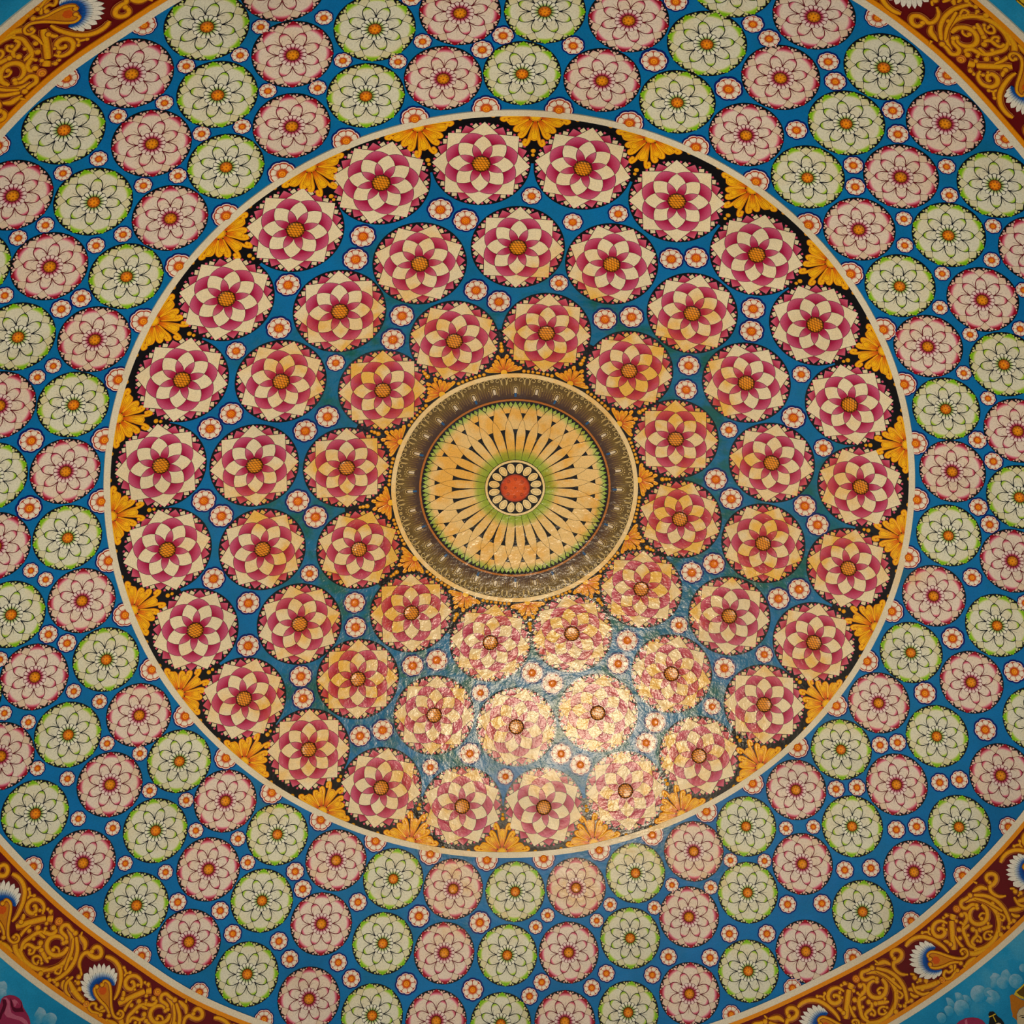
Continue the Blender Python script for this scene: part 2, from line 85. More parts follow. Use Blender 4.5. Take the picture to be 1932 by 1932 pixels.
FIGURES = {"crowned":[128.21,0.9822,{"headdress":[[-0.0091,0.0812],[0.0094,0.0795],[0.0165,0.0685],[0.0264,0.0378],[0.0413,0.0153],[0.0853,-0.0164],[0.0603,-0.0451],[0.0194,-0.0099],[-0.0112,-0.0054],[-0.0421,-0.0183],[-0.0617,-0.045],[-0.0658,-0.0305],[-0.0703,-0.0127],[-0.0605,-0.0051],[-0.0501,0.0224],[-0.0271,0.0529]],"tiara":[[0.0176,0.0736],[0.0385,0.0821],[0.0788,0.0823],[0.1014,0.0836],[0.1467,0.0682],[0.1289,0.0105],[0.0884,-0.0129],[0.0445,0.0189],[0.0295,0.0414]],"tiara_edge":[[0.017,0.0729],[0.0378,0.0814],[0.0782,0.0816],[0.1007,0.0829],[0.146,0.0675],[0.1436,0.0587],[0.0956,0.0748],[0.0738,0.0729],[0.0368,0.0727],[0.039,0.0522],[0.0533,0.029],[0.0445,0.0189],[0.0295,0.0414]],"face":[[-0.0401,-0.0198],[-0.0143,-0.009],[0.0179,-0.0117],[0.0491,-0.0428],[0.0272,-0.0909],[-0.0118,-0.1208],[-0.0587,-0.1222],[-0.0751,-0.0876],[-0.0689,-0.0573]],"brow":[[-0.0429,-0.0369],[-0.0262,-0.0366],[-0.0123,-0.0465],[-0.009,-0.0565],[-0.0148,-0.0494],[-0.0293,-0.0402]],"eye":[[-0.0349,-0.0467],[-0.0242,-0.0474],[-0.016,-0.0532],[-0.015,-0.0597],[-0.0251,-0.056]],"ear":[[-0.0629,-0.0442],[-0.0557,-0.0464],[-0.0632,-0.0614],[-0.0718,-0.0622]],"neck":[[-0.0695,-0.0887],[-0.0158,-0.118],[-0.0453,-0.1602],[-0.1026,-0.12]]}],"dark":[130.69,0.977,{"hair":[[-0.0486,0.0091],[-0.0234,0.0324],[-0.0176,0.0517],[-0.0022,0.0586],[0.0161,0.0491],[0.0211,0.0312],[0.0204,0.0143],[0.0282,-0.0081],[0.0287,-0.0314],[0.0266,-0.042],[0.0123,-0.0718],[-0.019,-0.0907],[-0.0861,-0.046],[-0.0716,-0.0156]],"bead_band":[[-0.0233,0.0405],[-0.0017,0.0351],[0.0203,0.0318],[0.0198,0.0263],[-0.0026,0.03],[-0.0253,0.0349]],"bead_drop":[[-0.0024,0.031],[0.0024,0.0289],[-0.0003,0.0111],[-0.0041,-0.0064],[-0.0092,-0.0047],[-0.006,0.0121]],"face":[[-0.015,-0.0135],[0.0021,-0.0164],[0.0116,-0.0286],[0.0095,-0.0472],[-0.0214,-0.0777],[-0.0676,-0.0469],[-0.0375,-0.0213]]}],"veiled":[132.9,0.9638,{"veil":[[-0.0762,0.051],[-0.0437,0.056],[-0.0033,0.0501],[0.034,0.0318],[0.061,0.0087],[0.0751,-0.0146],[0.0777,-0.0362],[0.0586,-0.0778],[-0.1002,0.0234]],"veil_fold":[[-0.0142,0.0399],[0.003,0.0415],[-0.0144,0.0086],[-0.0289,0.0122]],"face":[[-0.0427,-0.0018],[0.0174,-0.0402],[0.0014,-0.0696],[-0.0629,-0.0287]]}],"turbaned":[228.19,0.9406,{"turban":[[-0.0297,-0.1239],[-0.0565,-0.0674],[-0.0902,0.009],[-0.0852,0.0272],[-0.0651,0.048],[-0.0406,0.0596],[-0.0125,0.0629],[0.0139,0.056],[0.0347,0.0394],[0.0588,0.031],[0.0883,0.02],[0.1122,0.0054],[0.126,-0.0072],[0.1626,-0.0459],[-0.006,-0.1526]],"shadow_fold":[[-0.0847,0.0065],[-0.0694,0.0166],[-0.0503,0.0021],[-0.0374,-0.0254],[-0.0345,-0.0532],[-0.0251,-0.0767],[-0.0361,-0.0838],[-0.0514,-0.0493],[-0.0624,-0.0118]],"shadow_fold2":[[-0.0533,0.0361],[-0.0358,0.0296],[-0.0096,0.0106],[0.0085,0.0134],[0.0254,0.0259],[0.0204,0.0422],[0.01,0.0505],[-0.0021,0.0546],[0.0161,0.0514],[0.0346,0.0333],[0.0553,0.0228],[0.017,-0.005],[-0.0027,-0.0058],[-0.0283,0.0105]],"light_fold":[[-0.0853,0.0152],[-0.0723,0.0282],[-0.0468,0.0223],[-0.0251,0.0006],[0.0009,-0.0184],[0.0328,-0.0158],[0.0642,-0.0045],[0.0955,-0.0053],[0.116,-0.0137],[0.0982,-0.0251],[0.0644,-0.0252],[0.0269,-0.0374],[-0.0044,-0.0486],[-0.0289,-0.0437],[-0.0385,-0.0201],[-0.0459,0.005],[-0.0672,0.0181]],"light_fold2":[[-0.0402,0.0327],[-0.0283,0.045],[-0.0115,0.0454],[0.0104,0.0357],[-0.0077,0.0389],[-0.0018,0.0217],[-0.0041,0.0142],[-0.0227,0.0261]]}],"tiara":[33.15,0.9235,{"tiara":[[0.0245,0.0335],[0.0099,0.0343],[-0.0092,0.0324],[-0.0241,0.0328],[-0.0649,0.0251],[-0.0426,-0.0242],[0.0156,-0.0541],[0.0545,-0.0013]],"tiara_edge":[[0.0221,0.0302],[0.0111,0.0319],[-0.0079,0.03],[-0.0212,0.0299],[-0.0605,0.0207],[-0.0551,0.0178],[-0.0175,0.0245],[-0.0043,0.0253],[0.0137,0.0258],[0.0211,0.0254]],"jewel":[[0.0171,0.0166],[0.003,0.018],[-0.0087,0.0158],[-0.0048,0.0005],[0.0098,-0.0002],[0.0195,0.0062]]}]}

# ---------------------------------------------------------------- colours and materials
def lin(c):
    def f(v):
        v /= 255
        return v / 12.92 if v <= 0.04045 else ((v + 0.055) / 1.055) ** 2.4
    return tuple(f(v) for v in c) + (1,)

def aged_group():
    g = bpy.data.node_groups.new('aged_paint', 'ShaderNodeTree')
    i = g.interface
    i.new_socket('Color', in_out='INPUT', socket_type='NodeSocketColor')
    s = i.new_socket('Stain', in_out='INPUT', socket_type='NodeSocketFloat'); s.default_value = 1
    s = i.new_socket('Roughness', in_out='INPUT', socket_type='NodeSocketFloat'); s.default_value = 0.4
    i.new_socket('BSDF', in_out='OUTPUT', socket_type='NodeSocketShader')
    N, K = g.nodes, g.links
    gi, go = N.new('NodeGroupInput'), N.new('NodeGroupOutput')
    def nd(t, **kw):
        n = N.new(t)
        for k, v in kw.items(): setattr(n, k, v)
        return n
    def m(op, a, b=None, c=None, clamp=False):
        n = nd('ShaderNodeMath', operation=op, use_clamp=clamp)
        for q, v in enumerate((a, b, c)):
            if v is None: continue
            if isinstance(v, (int, float)): n.inputs[q].default_value = v
            else: K.new(v, n.inputs[q])
        return n.outputs[0]
    def mul(col, fac, tint):
        n = nd('ShaderNodeMix', data_type='RGBA', blend_type='MULTIPLY')
        K.new(fac, n.inputs[0]); K.new(col, n.inputs[6])
        if isinstance(tint, tuple): n.inputs[7].default_value = tint
        else: K.new(tint, n.inputs[7])
        return n.outputs[2]
    def noise(vec, scale, detail=2, rough=0.5, dist=0.0):
        n = nd('ShaderNodeTexNoise'); K.new(vec, n.inputs['Vector'])
        n.inputs['Scale'].default_value = scale; n.inputs['Detail'].default_value = detail
        n.inputs['Roughness'].default_value = rough; n.inputs['Distortion'].default_value = dist
        return n.outputs[0]
    def ss(v, lo, hi):
        n = nd('ShaderNodeMapRange', interpolation_type='SMOOTHSTEP'); K.new(v, n.inputs[0])
        n.inputs[1].default_value = lo; n.inputs[2].default_value = hi
        return n.outputs[0]
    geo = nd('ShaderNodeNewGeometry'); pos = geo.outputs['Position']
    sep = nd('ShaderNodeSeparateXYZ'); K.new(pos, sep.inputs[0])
    # distance from a point a little south of the crown, in plan: colours turn amber in a ragged pool round the crown
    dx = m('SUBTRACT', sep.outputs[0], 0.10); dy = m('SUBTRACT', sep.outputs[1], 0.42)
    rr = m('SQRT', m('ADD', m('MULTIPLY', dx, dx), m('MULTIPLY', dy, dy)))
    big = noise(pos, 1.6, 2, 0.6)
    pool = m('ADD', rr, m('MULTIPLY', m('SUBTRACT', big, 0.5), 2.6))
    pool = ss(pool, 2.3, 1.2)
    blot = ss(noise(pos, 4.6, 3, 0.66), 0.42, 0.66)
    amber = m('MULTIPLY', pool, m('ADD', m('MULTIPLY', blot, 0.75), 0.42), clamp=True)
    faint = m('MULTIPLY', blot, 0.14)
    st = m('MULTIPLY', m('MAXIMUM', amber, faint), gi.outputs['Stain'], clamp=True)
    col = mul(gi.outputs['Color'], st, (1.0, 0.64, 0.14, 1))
    # soot and grain
    soot = m('MULTIPLY', ss(big, 0.50, 0.78), 0.30)
    col = mul(col, soot, (0.55, 0.52, 0.46, 1))
    grain = noise(pos, 160, 0)
    gcol = nd('ShaderNodeMapRange'); K.new(grain, gcol.inputs[0])
    gcol.inputs[1].default_value = 0.3; gcol.inputs[2].default_value = 0.7; gcol.inputs[3].default_value = 0.90; gcol.inputs[4].default_value = 1.05
    one = nd('ShaderNodeValue'); one.outputs[0].default_value = 1
    comb = nd('ShaderNodeCombineColor')
    for q in range(3): K.new(gcol.outputs[0], comb.inputs[q])
    col = mul(col, one.outputs[0], comb.outputs[0])
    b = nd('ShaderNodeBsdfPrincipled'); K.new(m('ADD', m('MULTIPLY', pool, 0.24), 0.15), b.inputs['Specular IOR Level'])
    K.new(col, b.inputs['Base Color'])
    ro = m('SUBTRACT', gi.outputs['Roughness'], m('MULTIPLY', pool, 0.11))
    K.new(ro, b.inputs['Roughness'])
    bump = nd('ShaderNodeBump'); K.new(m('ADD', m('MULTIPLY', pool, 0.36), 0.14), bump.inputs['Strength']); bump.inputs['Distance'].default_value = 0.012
    hgt = noise(pos, 15, 3, 0.6)
    K.new(hgt, bump.inputs['Height']); K.new(bump.outputs[0], b.inputs['Normal'])
    K.new(b.outputs[0], go.inputs[0])
    return g
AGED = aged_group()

class Mat:
    """a painted material: plain colour, or a ramp over a distance measured in the piece's own coordinates"""
    def __init__(self, name, amber_amt=1.0, rough=0.38):
        self.m = bpy.data.materials.new(name); self.m.use_nodes = True
        self.N, self.K = self.m.node_tree.nodes, self.m.node_tree.links
        self.N.clear()
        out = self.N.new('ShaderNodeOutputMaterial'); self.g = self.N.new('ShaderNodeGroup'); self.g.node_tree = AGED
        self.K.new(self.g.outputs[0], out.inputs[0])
        self.g.inputs['Stain'].default_value = amber_amt; self.g.inputs['Roughness'].default_value = rough
    def flat(self, c):
        self.g.inputs['Color'].default_value = lin(c); return self.m
    def ramp(self, fac, stops, interp='LINEAR'):
        r = self.N.new('ShaderNodeValToRGB'); r.color_ramp.interpolation = interp
        e = r.color_ramp.elements
        while len(e) < len(stops): e.new(0.5)
        for q, (p, c) in zip(e, stops): q.position = p; q.color = lin(c)
        self.K.new(fac, r.inputs[0]); self.K.new(r.outputs[0], self.g.inputs['Color']); return self.m
    def dist(self, centre=(0, 0), scale=1.0, noise=0.0):
        """|xy - centre| / scale in object coordinates"""
        tc = self.N.new('ShaderNodeTexCoord')
        vm = self.N.new('ShaderNodeVectorMath'); vm.operation = 'SUBTRACT'
        self.K.new(tc.outputs['Object'], vm.inputs[0]); vm.inputs[1].default_value = (centre[0], centre[1], 0)
        fl = self.N.new('ShaderNodeVectorMath'); fl.operation = 'MULTIPLY'; self.K.new(vm.outputs[0], fl.inputs[0]); fl.inputs[1].default_value = (1 / scale, 1 / scale, 0)
        ln = self.N.new('ShaderNodeVectorMath'); ln.operation = 'LENGTH'; self.K.new(fl.outputs[0], ln.inputs[0])
        if not noise: return ln.outputs['Value']
        nt = self.N.new('ShaderNodeTexNoise'); nt.inputs['Scale'].default_value = 30
        g = self.N.new('ShaderNodeNewGeometry'); self.K.new(g.outputs['Position'], nt.inputs['Vector'])
        a = self.N.new('ShaderNodeMath'); a.operation = 'MULTIPLY_ADD'; self.K.new(nt.outputs[0], a.inputs[0]); a.inputs[1].default_value = noise * 2
        s = self.N.new('ShaderNodeMath'); s.operation = 'SUBTRACT'; self.K.new(ln.outputs['Value'], s.inputs[0]); s.inputs[1].default_value = noise
        self.K.new(s.outputs[0], a.inputs[2]); return a.outputs[0]
    def attr(self, name):
        a = self.N.new('ShaderNodeAttribute'); a.attribute_name = name; return a.outputs['Fac']

def flat(name, c, amber_amt=1.0, rough=0.38): return Mat(name, amber_amt, rough).flat(c)
def radial(name, scale, stops, amber_amt=1.0, centre=(0, 0), noise=0.0, rough=0.38):
    m = Mat(name, amber_amt, rough); return m.ramp(m.dist(centre, scale, noise), stops)

def lattice(name, gold, dark, k, amber_amt, scale, r0, r1):
    """gold paint cross-hatched with fine dark lines, darker towards its rim"""
    m = Mat(name, amber_amt); N, K = m.N, m.K
    tc = N.new('ShaderNodeTexCoord'); mp = N.new('ShaderNodeMapping'); K.new(tc.outputs['Object'], mp.inputs[0])
    mp.inputs['Rotation'].default_value = (0, 0, 0.5); mp.inputs['Scale'].default_value = (k, k, 0)
    sp = N.new('ShaderNodeSeparateXYZ'); K.new(mp.outputs[0], sp.inputs[0])
    def line(ax, bx):
        a = N.new('ShaderNodeMath'); a.operation = 'MULTIPLY_ADD'; K.new(sp.outputs[0], a.inputs[0]); a.inputs[1].default_value = ax
        b = N.new('ShaderNodeMath'); b.operation = 'MULTIPLY'; K.new(sp.outputs[1], b.inputs[0]); b.inputs[1].default_value = bx
        K.new(b.outputs[0], a.inputs[2])
        s = N.new('ShaderNodeMath'); s.operation = 'SINE'; K.new(a.outputs[0], s.inputs[0])
        c = N.new('ShaderNodeMath'); c.operation = 'ABSOLUTE'; K.new(s.outputs[0], c.inputs[0]); return c.outputs[0]
    mn = N.new('ShaderNodeMath'); mn.operation = 'MINIMUM'; K.new(line(1, 0.55), mn.inputs[0]); K.new(line(1, -0.55), mn.inputs[1])
    d = m.dist((0, 0), scale)
    rim = N.new('ShaderNodeMapRange'); K.new(d, rim.inputs[0]); rim.inputs[1].default_value = r0; rim.inputs[2].default_value = r1; rim.inputs[3].default_value = 1; rim.inputs[4].default_value = 0.12
    mu = N.new('ShaderNodeMath'); mu.operation = 'MULTIPLY'; K.new(mn.outputs[0], mu.inputs[0]); K.new(rim.outputs[0], mu.inputs[1])
    return m.ramp(mu.outputs[0], [(0.05, dark), (0.42, gold)])

RL = 0.2556        # radius of a rose medallion
RG = 0.1890        # radius of an outer medallion
CREAM = (232, 220, 188); BLACK = (12, 11, 13)
M = {}
M['black'] = flat('black_ground', BLACK, 0.3, 0.34)
M['line'] = flat('maroon_line', (52, 14, 16), 0.3)
M['cream'] = flat('cream_paint', CREAM)
M['cream_small'] = flat('cream_paint_pale', (226, 212, 176))
M['vesica'] = radial('rose_petal_paint', RL, [(0.17, (150, 8, 50)), (0.27, (176, 38, 84)), (0.36, (196, 96, 128)), (0.50, (200, 112, 140))], 0.8)
M['arc'] = radial('rose_arc_paint', RL, [(0.46, (142, 4, 48)), (0.56, (166, 24, 74)), (0.66, (190, 70, 112)), (0.78, (202, 104, 138))], 0.8)
M['corner'] = radial('rose_corner_paint', RL, [(0.75, (140, 6, 50)), (0.84, (186, 58, 96)), (0.93, (206, 98, 126))], 0.8)
M['tiny'] = flat('rose_square_paint', (206, 84, 116), 0.8)
M['core'] = lattice('honeycomb_gold', (236, 150, 24), (58, 24, 6), 190, 0.3, RL, 0.10, 0.185)
def tipmat(name, body, mid, tip, cx, r0, r1):
    return radial(name, RG, [(r0, body), ((r0 + r1) / 2, mid), (r1, tip)], 1.0, (0, cx * RG))
GB, PB = (216, 216, 196), (222, 208, 194)
M['g_out'] = tipmat('lime_tipped_petal', GB, (184, 208, 96), (122, 188, 14), 0.35, 0.47, 0.555)
M['p_out'] = tipmat('crimson_tipped_petal', PB, (214, 110, 140), (150, 4, 34), 0.35, 0.455, 0.56)
M['g_in'] = tipmat('lime_tipped_inner_petal', GB, (178, 204, 84), (122, 188, 14), 0.40, 0.185, 0.27)
M['p_in'] = tipmat('crimson_tipped_inner_petal', PB, (214, 110, 140), (150, 4, 34), 0.40, 0.19, 0.28)
M['g_tile'] = radial('lime_edged_tile', RG, [(0.89, (212, 208, 172)), (0.97, (160, 192, 50))])
M['p_tile'] = radial('crimson_edged_tile', RG, [(0.89, (216, 198, 176)), (0.98, (206, 110, 124))])
M['g_small'] = flat('lime_cream_square', (206, 208, 148)); M['p_small'] = flat('pink_cream_square', (222, 188, 172))
M['g_tiny'] = flat('lime_cream_chip', (198, 204, 120)); M['p_tiny'] = flat('pink_cream_chip', (228, 176, 172))
M['g_daisy'] = radial('white_daisy_lime_heart', RG, [(0.17, (110, 160, 30)), (0.23, (206, 214, 170)), (0.28, (228, 228, 214))], 0.4)
M['p_daisy'] = radial('white_daisy_crimson_heart', RG, [(0.17, (140, 0, 44)), (0.21, (190, 80, 116)), (0.27, (226, 208, 204))], 0.4)
M['g_line'] = flat('dark_green_line', (22, 34, 22), 0.3); M['p_line'] = flat('crimson_line', (112, 12, 34), 0.3)
M['vein_g'] = flat('black_vein', (14, 18, 34), 0.2); M['vein_p'] = flat('crimson_vein', (104, 18, 34), 0.2)
M['g_core'] = radial('orange_heart', RG, [(0.04, (240, 150, 20)), (0.11, (226, 122, 14)), (0.165, (96, 50, 10))], 0.2)
M['p_core'] = radial('amber_heart', RG, [(0.04, (232, 150, 20)), (0.11, (222, 136, 16)), (0.165, (96, 44, 10))], 0.2)
M['seed'] = flat('russet_seed', (136, 56, 10), 0.2)
# small flowers: modelled at radius 0.05
RS = 0.05
M['navy'] = flat('navy_halo', (8, 22, 104), 0.2)
M['rim'] = flat('pink_white_rim', (240, 214, 204), 0.2)
M['red'] = flat('rust_outline', (172, 58, 30), 0.2)
M['s_pet'] = radial('white_petal_rust_heart', RS, [(0.31, (224, 130, 80)), (0.40, (230, 200, 172)), (0.50, (230, 224, 206)), (0.72, (232, 222, 204)), (0.80, (226, 160, 130))], 0.25)
M['flare'] = radial('vermilion_flare', RS, [(0.28, (190, 40, 4)), (0.46, (206, 76, 22))], 0.2)
M['s_core_l'] = lattice('orange_lattice_heart', (246, 140, 16), (176, 50, 6), 420, 0.1, RS, 0.3, 0.6)
M['s_core_r'] = radial('orange_ringed_heart', RS, [(0.06, (246, 160, 30)), (0.10, (196, 80, 8)), (0.14, (244, 150, 26)), (0.21, (240, 146, 24)), (0.25, (190, 60, 6)), (0.30, (240, 140, 30))], 0.1)
# palmettes, rims
M['yellow'] = radial('yellow_palmette_paint', 0.2, [(0.16, (190, 58, 8)), (0.30, (234, 130, 14)), (0.48, (246, 186, 18))], 0.35)
M['yellow_s'] = radial('yellow_small_palmette_paint', 0.13, [(0.16, (196, 70, 8)), (0.30, (234, 130, 14)), (0.50, (246, 172, 18))], 0.35)
m_ = Mat('yellow_curl_paint', 0.3); M['curl'] = m_.ramp(m_.attr('edge'), [(0.0, (246, 186, 18)), (0.5, (242, 172, 16)), (0.85, (206, 112, 10)), (1.0, (190, 92, 8))])
M['ochre'] = flat('ochre_outline', (196, 106, 10), 0.3)
M['y_core'] = radial('yellow_heart', 0.2, [(0.11, (246, 190, 24)), (0.13, (206, 110, 10)), (0.15, (248, 190, 30))], 0.3)
M['bead'] = flat('yellow_bead', (240, 168, 26), 0.3)
M['band'] = flat('off_white_band', (222, 214, 192), 0.8)
M['stripe'] = flat('orange_stripe', (226, 140, 8), 0.2)
M['maroon'] = flat('maroon_ground', (98, 8, 12), 0.2)
m_ = Mat('gold_scroll_paint', 0.2); M['gold'] = m_.ramp(m_.attr('edge'), [(0.0, (232, 172, 16)), (0.40, (222, 150, 14)), (0.60, (178, 92, 8)), (0.86, (84, 24, 6)), (1.0, (206, 120, 36))])
M['gold_core'] = flat('orange_red_fill', (204, 84, 12), 0.2)
M['ringed'] = radial('ringed_gold_button', 0.0255, [(0.25, (232, 160, 20)), (0.35, (170, 70, 8)), (0.5, (236, 150, 40)), (0.72, (230, 140, 40)), (0.82, (150, 54, 8)), (0.95, (226, 132, 40))], 0.2)
m_ = Mat('white_shell_blue_root', 0.15); M['fan'] = m_.ramp(m_.attr('edge'), [(0.0, (4, 40, 120)), (0.16, (10, 92, 178)), (0.34, (196, 210, 214)), (0.5, (232, 228, 214))])
M['fan_line'] = flat('slate_line', (34, 40, 60), 0.1)
M['sun'] = radial('sunflower_ray_paint', 1.0, [(0.195, (140, 176, 50)), (0.225, (162, 188, 76)), (0.262, (232, 208, 150)), (0.505, (236, 210, 152)), (0.535, (170, 200, 110)), (0.556, (126, 184, 66))], 0.9, noise=0.02)
M['seed_cream'] = flat('cream_seed', (240, 222, 170), 0.6)
M['seed_line'] = flat('olive_line', (120, 92, 40), 0.3)
M['sun_core'] = radial('vermilion_heart', 1.0, [(0.05, (216, 84, 14)), (0.078, (196, 62, 10)), (0.09, (110, 34, 8))], 0.2)
M['cream_rim'] = flat('cream_rim', (238, 220, 176), 0.7)
M['brown'] = radial('brown_fringe_ground', 1.0, [(0.585, (64, 42, 34)), (0.625, (88, 62, 40)), (0.66, (104, 82, 30)), (0.70, (92, 72, 24)), (0.72, (66, 50, 18))], 0.2)  # a cove's shade put into the colour: darker towards the inner edge
M['gilt'] = flat('gilt_line', (226, 200, 128), 0.2)
M['gilt_dim'] = flat('dull_gilt_line', (150, 122, 56), 0.2)
M['slot'] = flat('pale_slot', (220, 206, 182), 0.2); M['slot_blue'] = flat('blue_slot_foot', (24, 84, 140), 0.2)
M['orange_ring'] = flat('rust_ring', (178, 108, 34), 0.3)

def dome_mat():
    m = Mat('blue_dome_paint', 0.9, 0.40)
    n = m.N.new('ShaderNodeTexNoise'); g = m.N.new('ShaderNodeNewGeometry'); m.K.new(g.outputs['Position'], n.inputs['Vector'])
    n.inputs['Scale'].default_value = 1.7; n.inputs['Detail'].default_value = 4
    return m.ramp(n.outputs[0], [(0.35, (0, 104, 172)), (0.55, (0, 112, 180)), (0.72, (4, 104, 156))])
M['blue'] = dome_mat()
def sky_mat():
    m = Mat('painted_sky', 0.15, 0.45)
    n = m.N.new('ShaderNodeTexNoise'); g = m.N.new('ShaderNodeNewGeometry'); m.K.new(g.outputs['Position'], n.inputs['Vector'])
    n.inputs['Scale'].default_value = 3.0; n.inputs['Detail'].default_value = 5
    return m.ramp(n.outputs[0], [(0.36, (10, 130, 180)), (0.52, (26, 146, 196)), (0.66, (70, 160, 196))])
M['sky'] = sky_mat()

# ---------------------------------------------------------------- mesh helpers: everything lies on the dome
def sph(x, y, h):
    """local tangent coordinates (arc lengths) and height off the plaster -> local 3-D point bent to the dome"""
    r = sqrt(x * x + y * y)
    if r < 1e-9: return (0.0, 0.0, h)
    a = r / RD; s = (RD - h) * sin(a) / r
    return (x * s, y * s, RD - (RD - h) * cos(a))

class MB:
    def __init__(self): self.v = []; self.f = []; self.e = []
    def vert(self, x, y, h, e=0.0):
        self.v.append(sph(x, y, h)); self.e.append(e); return len(self.v) - 1
    def plate(self, pts, h, t=0.0014, e=0.0):
        n = len(pts)
        if area(pts) < 0: pts = pts[::-1]
        top = [self.vert(x, y, h, e) for x, y in pts]; bot = [self.vert(x, y, h - t, e) for x, y in pts]
        self.f.append(top)
        for i in range(n): j = (i + 1) % n; self.f.append((bot[i], bot[j], top[j], top[i]))
    def disc(self, r, h, t=0.0014, seg=32, rings=1, cx=0, cy=0, bulge=0.0, shape=None):
        """a disc (or a scalloped one) with concentric rings, slightly domed by bulge"""
        prev = [self.vert(cx, cy, h + bulge, 0.0)]
        for q in range(1, rings + 1):
            k = q / rings; cur = []
            for s in range(seg):
                a = 2 * pi * s / seg; rr = r * k * (shape(a) if shape else 1)
                cur.append(self.vert(cx + rr * cos(a), cy + rr * sin(a), h + bulge * (1 - k * k), k))
            for s in range(seg):
                j = (s + 1) % seg
                if q == 1: self.f.append((prev[0], cur[s], cur[j]))
                else: self.f.append((prev[s], cur[s], cur[j], prev[j]))
            prev = cur
        low = []
        for s in range(seg):
            a = 2 * pi * s / seg; rr = r * (shape(a) if shape else 1)
            low.append(self.vert(cx + rr * cos(a), cy + rr * sin(a), h - t, 1))
        for s in range(seg): j = (s + 1) % seg; self.f.append((low[s], low[j], prev[j], prev[s]))
    def ring(self, r0, r1, h, t=0.0014, seg=48, cx=0, cy=0):
        idx = []
        for s in range(seg):
            a = 2 * pi * s / seg; c, d = cos(a), sin(a)
            idx.append([self.vert(cx + r * c, cy + r * d, hh) for r, hh in ((r0, h - t), (r0, h), (r1, h), (r1, h - t))])
        for s in range(seg):
            a, b = idx[s], idx[(s + 1) % seg]
            for q in range(3): self.f.append((a[q], a[q + 1], b[q + 1], b[q]))
    def ribbon(self, pts, ws, h, b0=0, b1=0, bulge=0.004, seg=None):
        """a tapering band with a raised middle along a smooth curve; round bosses may end it"""
        P = smooth(pts, 5); n = len(P)
        prof = ((-1, 0, 1.0), (-0.86, 0.5, 0.9), (-0.5, 0.85, 0.45), (0, 1, 0.0), (0.5, 0.85, 0.45), (0.86, 0.5, 0.9), (1, 0, 1.0))
        rows = []
        for i, (x, y) in enumerate(P):
            a, b = P[max(i - 1, 0)], P[min(i + 1, n - 1)]
            dx, dy = b[0] - a[0], b[1] - a[1]; L = sqrt(dx * dx + dy * dy) or 1
            nx, ny = -dy / L, dx / L; k = i / (n - 1)
            w = (ws[0] + (ws[1] - ws[0]) * (1 - (1 - 2 * k) ** 2)) if k < 0.5 else (ws[2] + (ws[1] - ws[2]) * (1 - (2 * k - 1) ** 2))
            w *= 0.5
            if not b0 and k < 0.04: w *= 0.75
            if not b1 and k > 0.96: w *= 0.75
            rows.append([self.vert(x + nx * w * o, y + ny * w * o, h + bulge * z, e) for o, z, e in prof])
        for i in range(n - 1):
            for q in range(len(prof) - 1): self.f.append((rows[i][q], rows[i + 1][q], rows[i + 1][q + 1], rows[i][q + 1]))
        for blob, (x, y) in ((b0, P[0]), (b1, P[-1])):
            if blob:
                prev = [self.vert(x, y, h + bulge * 1.5, 0.0)]
                for rr, zz, ee in ((0.55, 1.3, 0.3), (0.85, 0.75, 0.85), (1.0, 0.2, 1.0)):
                    cur = [self.vert(x + blob * rr * cos(2 * pi * s / 12), y + blob * rr * sin(2 * pi * s / 12), h + bulge * zz, ee) for s in range(12)]
                    for s in range(12):
                        j = (s + 1) % 12
                        self.f.append((prev[0], cur[s], cur[j]) if len(prev) == 1 else (prev[s], cur[s], cur[j], prev[j]))
                    prev = cur
    def mesh(self, name, mat, smooth_shade=False, edge=False):
        me = bpy.data.meshes.new(name); me.from_pydata(self.v, [], self.f); me.materials.append(mat)
        if edge:
            at = me.attributes.new('edge', 'FLOAT', 'POINT'); at.data.foreach_set('value', self.e)
        if smooth_shade: me.polygons.foreach_set('use_smooth', [True] * len(me.polygons))
        me.update(); return me

def area(p): return 0.5 * sum(p[i][0] * p[(i + 1) % len(p)][1] - p[(i + 1) % len(p)][0] * p[i][1] for i in range(len(p)))
def smooth(P, k):
    """Catmull-Rom through P"""
    if len(P) < 3:
        (a, b), (c, d) = P; return [(a + (c - a) * i / k, b + (d - b) * i / k) for i in range(k + 1)]
    Q = [(2 * P[0][0] - P[1][0], 2 * P[0][1] - P[1][1])] + [tuple(p) for p in P] + [(2 * P[-1][0] - P[-2][0], 2 * P[-1][1] - P[-2][1])]
    o = []
    for i in range(1, len(Q) - 2):
        for s in range(k):
            t = s / k; r = []
            for c in (0, 1):
                a, b, d, e = Q[i - 1][c], Q[i][c], Q[i + 1][c], Q[i + 2][c]
                r.append(0.5 * (2 * b + (d - a) * t + (2 * a - 5 * b + 4 * d - e) * t * t + (3 * b - a - 3 * d + e) * t ** 3))
            o.append(tuple(r))
    o.append(tuple(P[-1])); return o
def pol(a, r): return (r * sin(radians(a)), r * cos(radians(a)))      # angle from local +y, clockwise
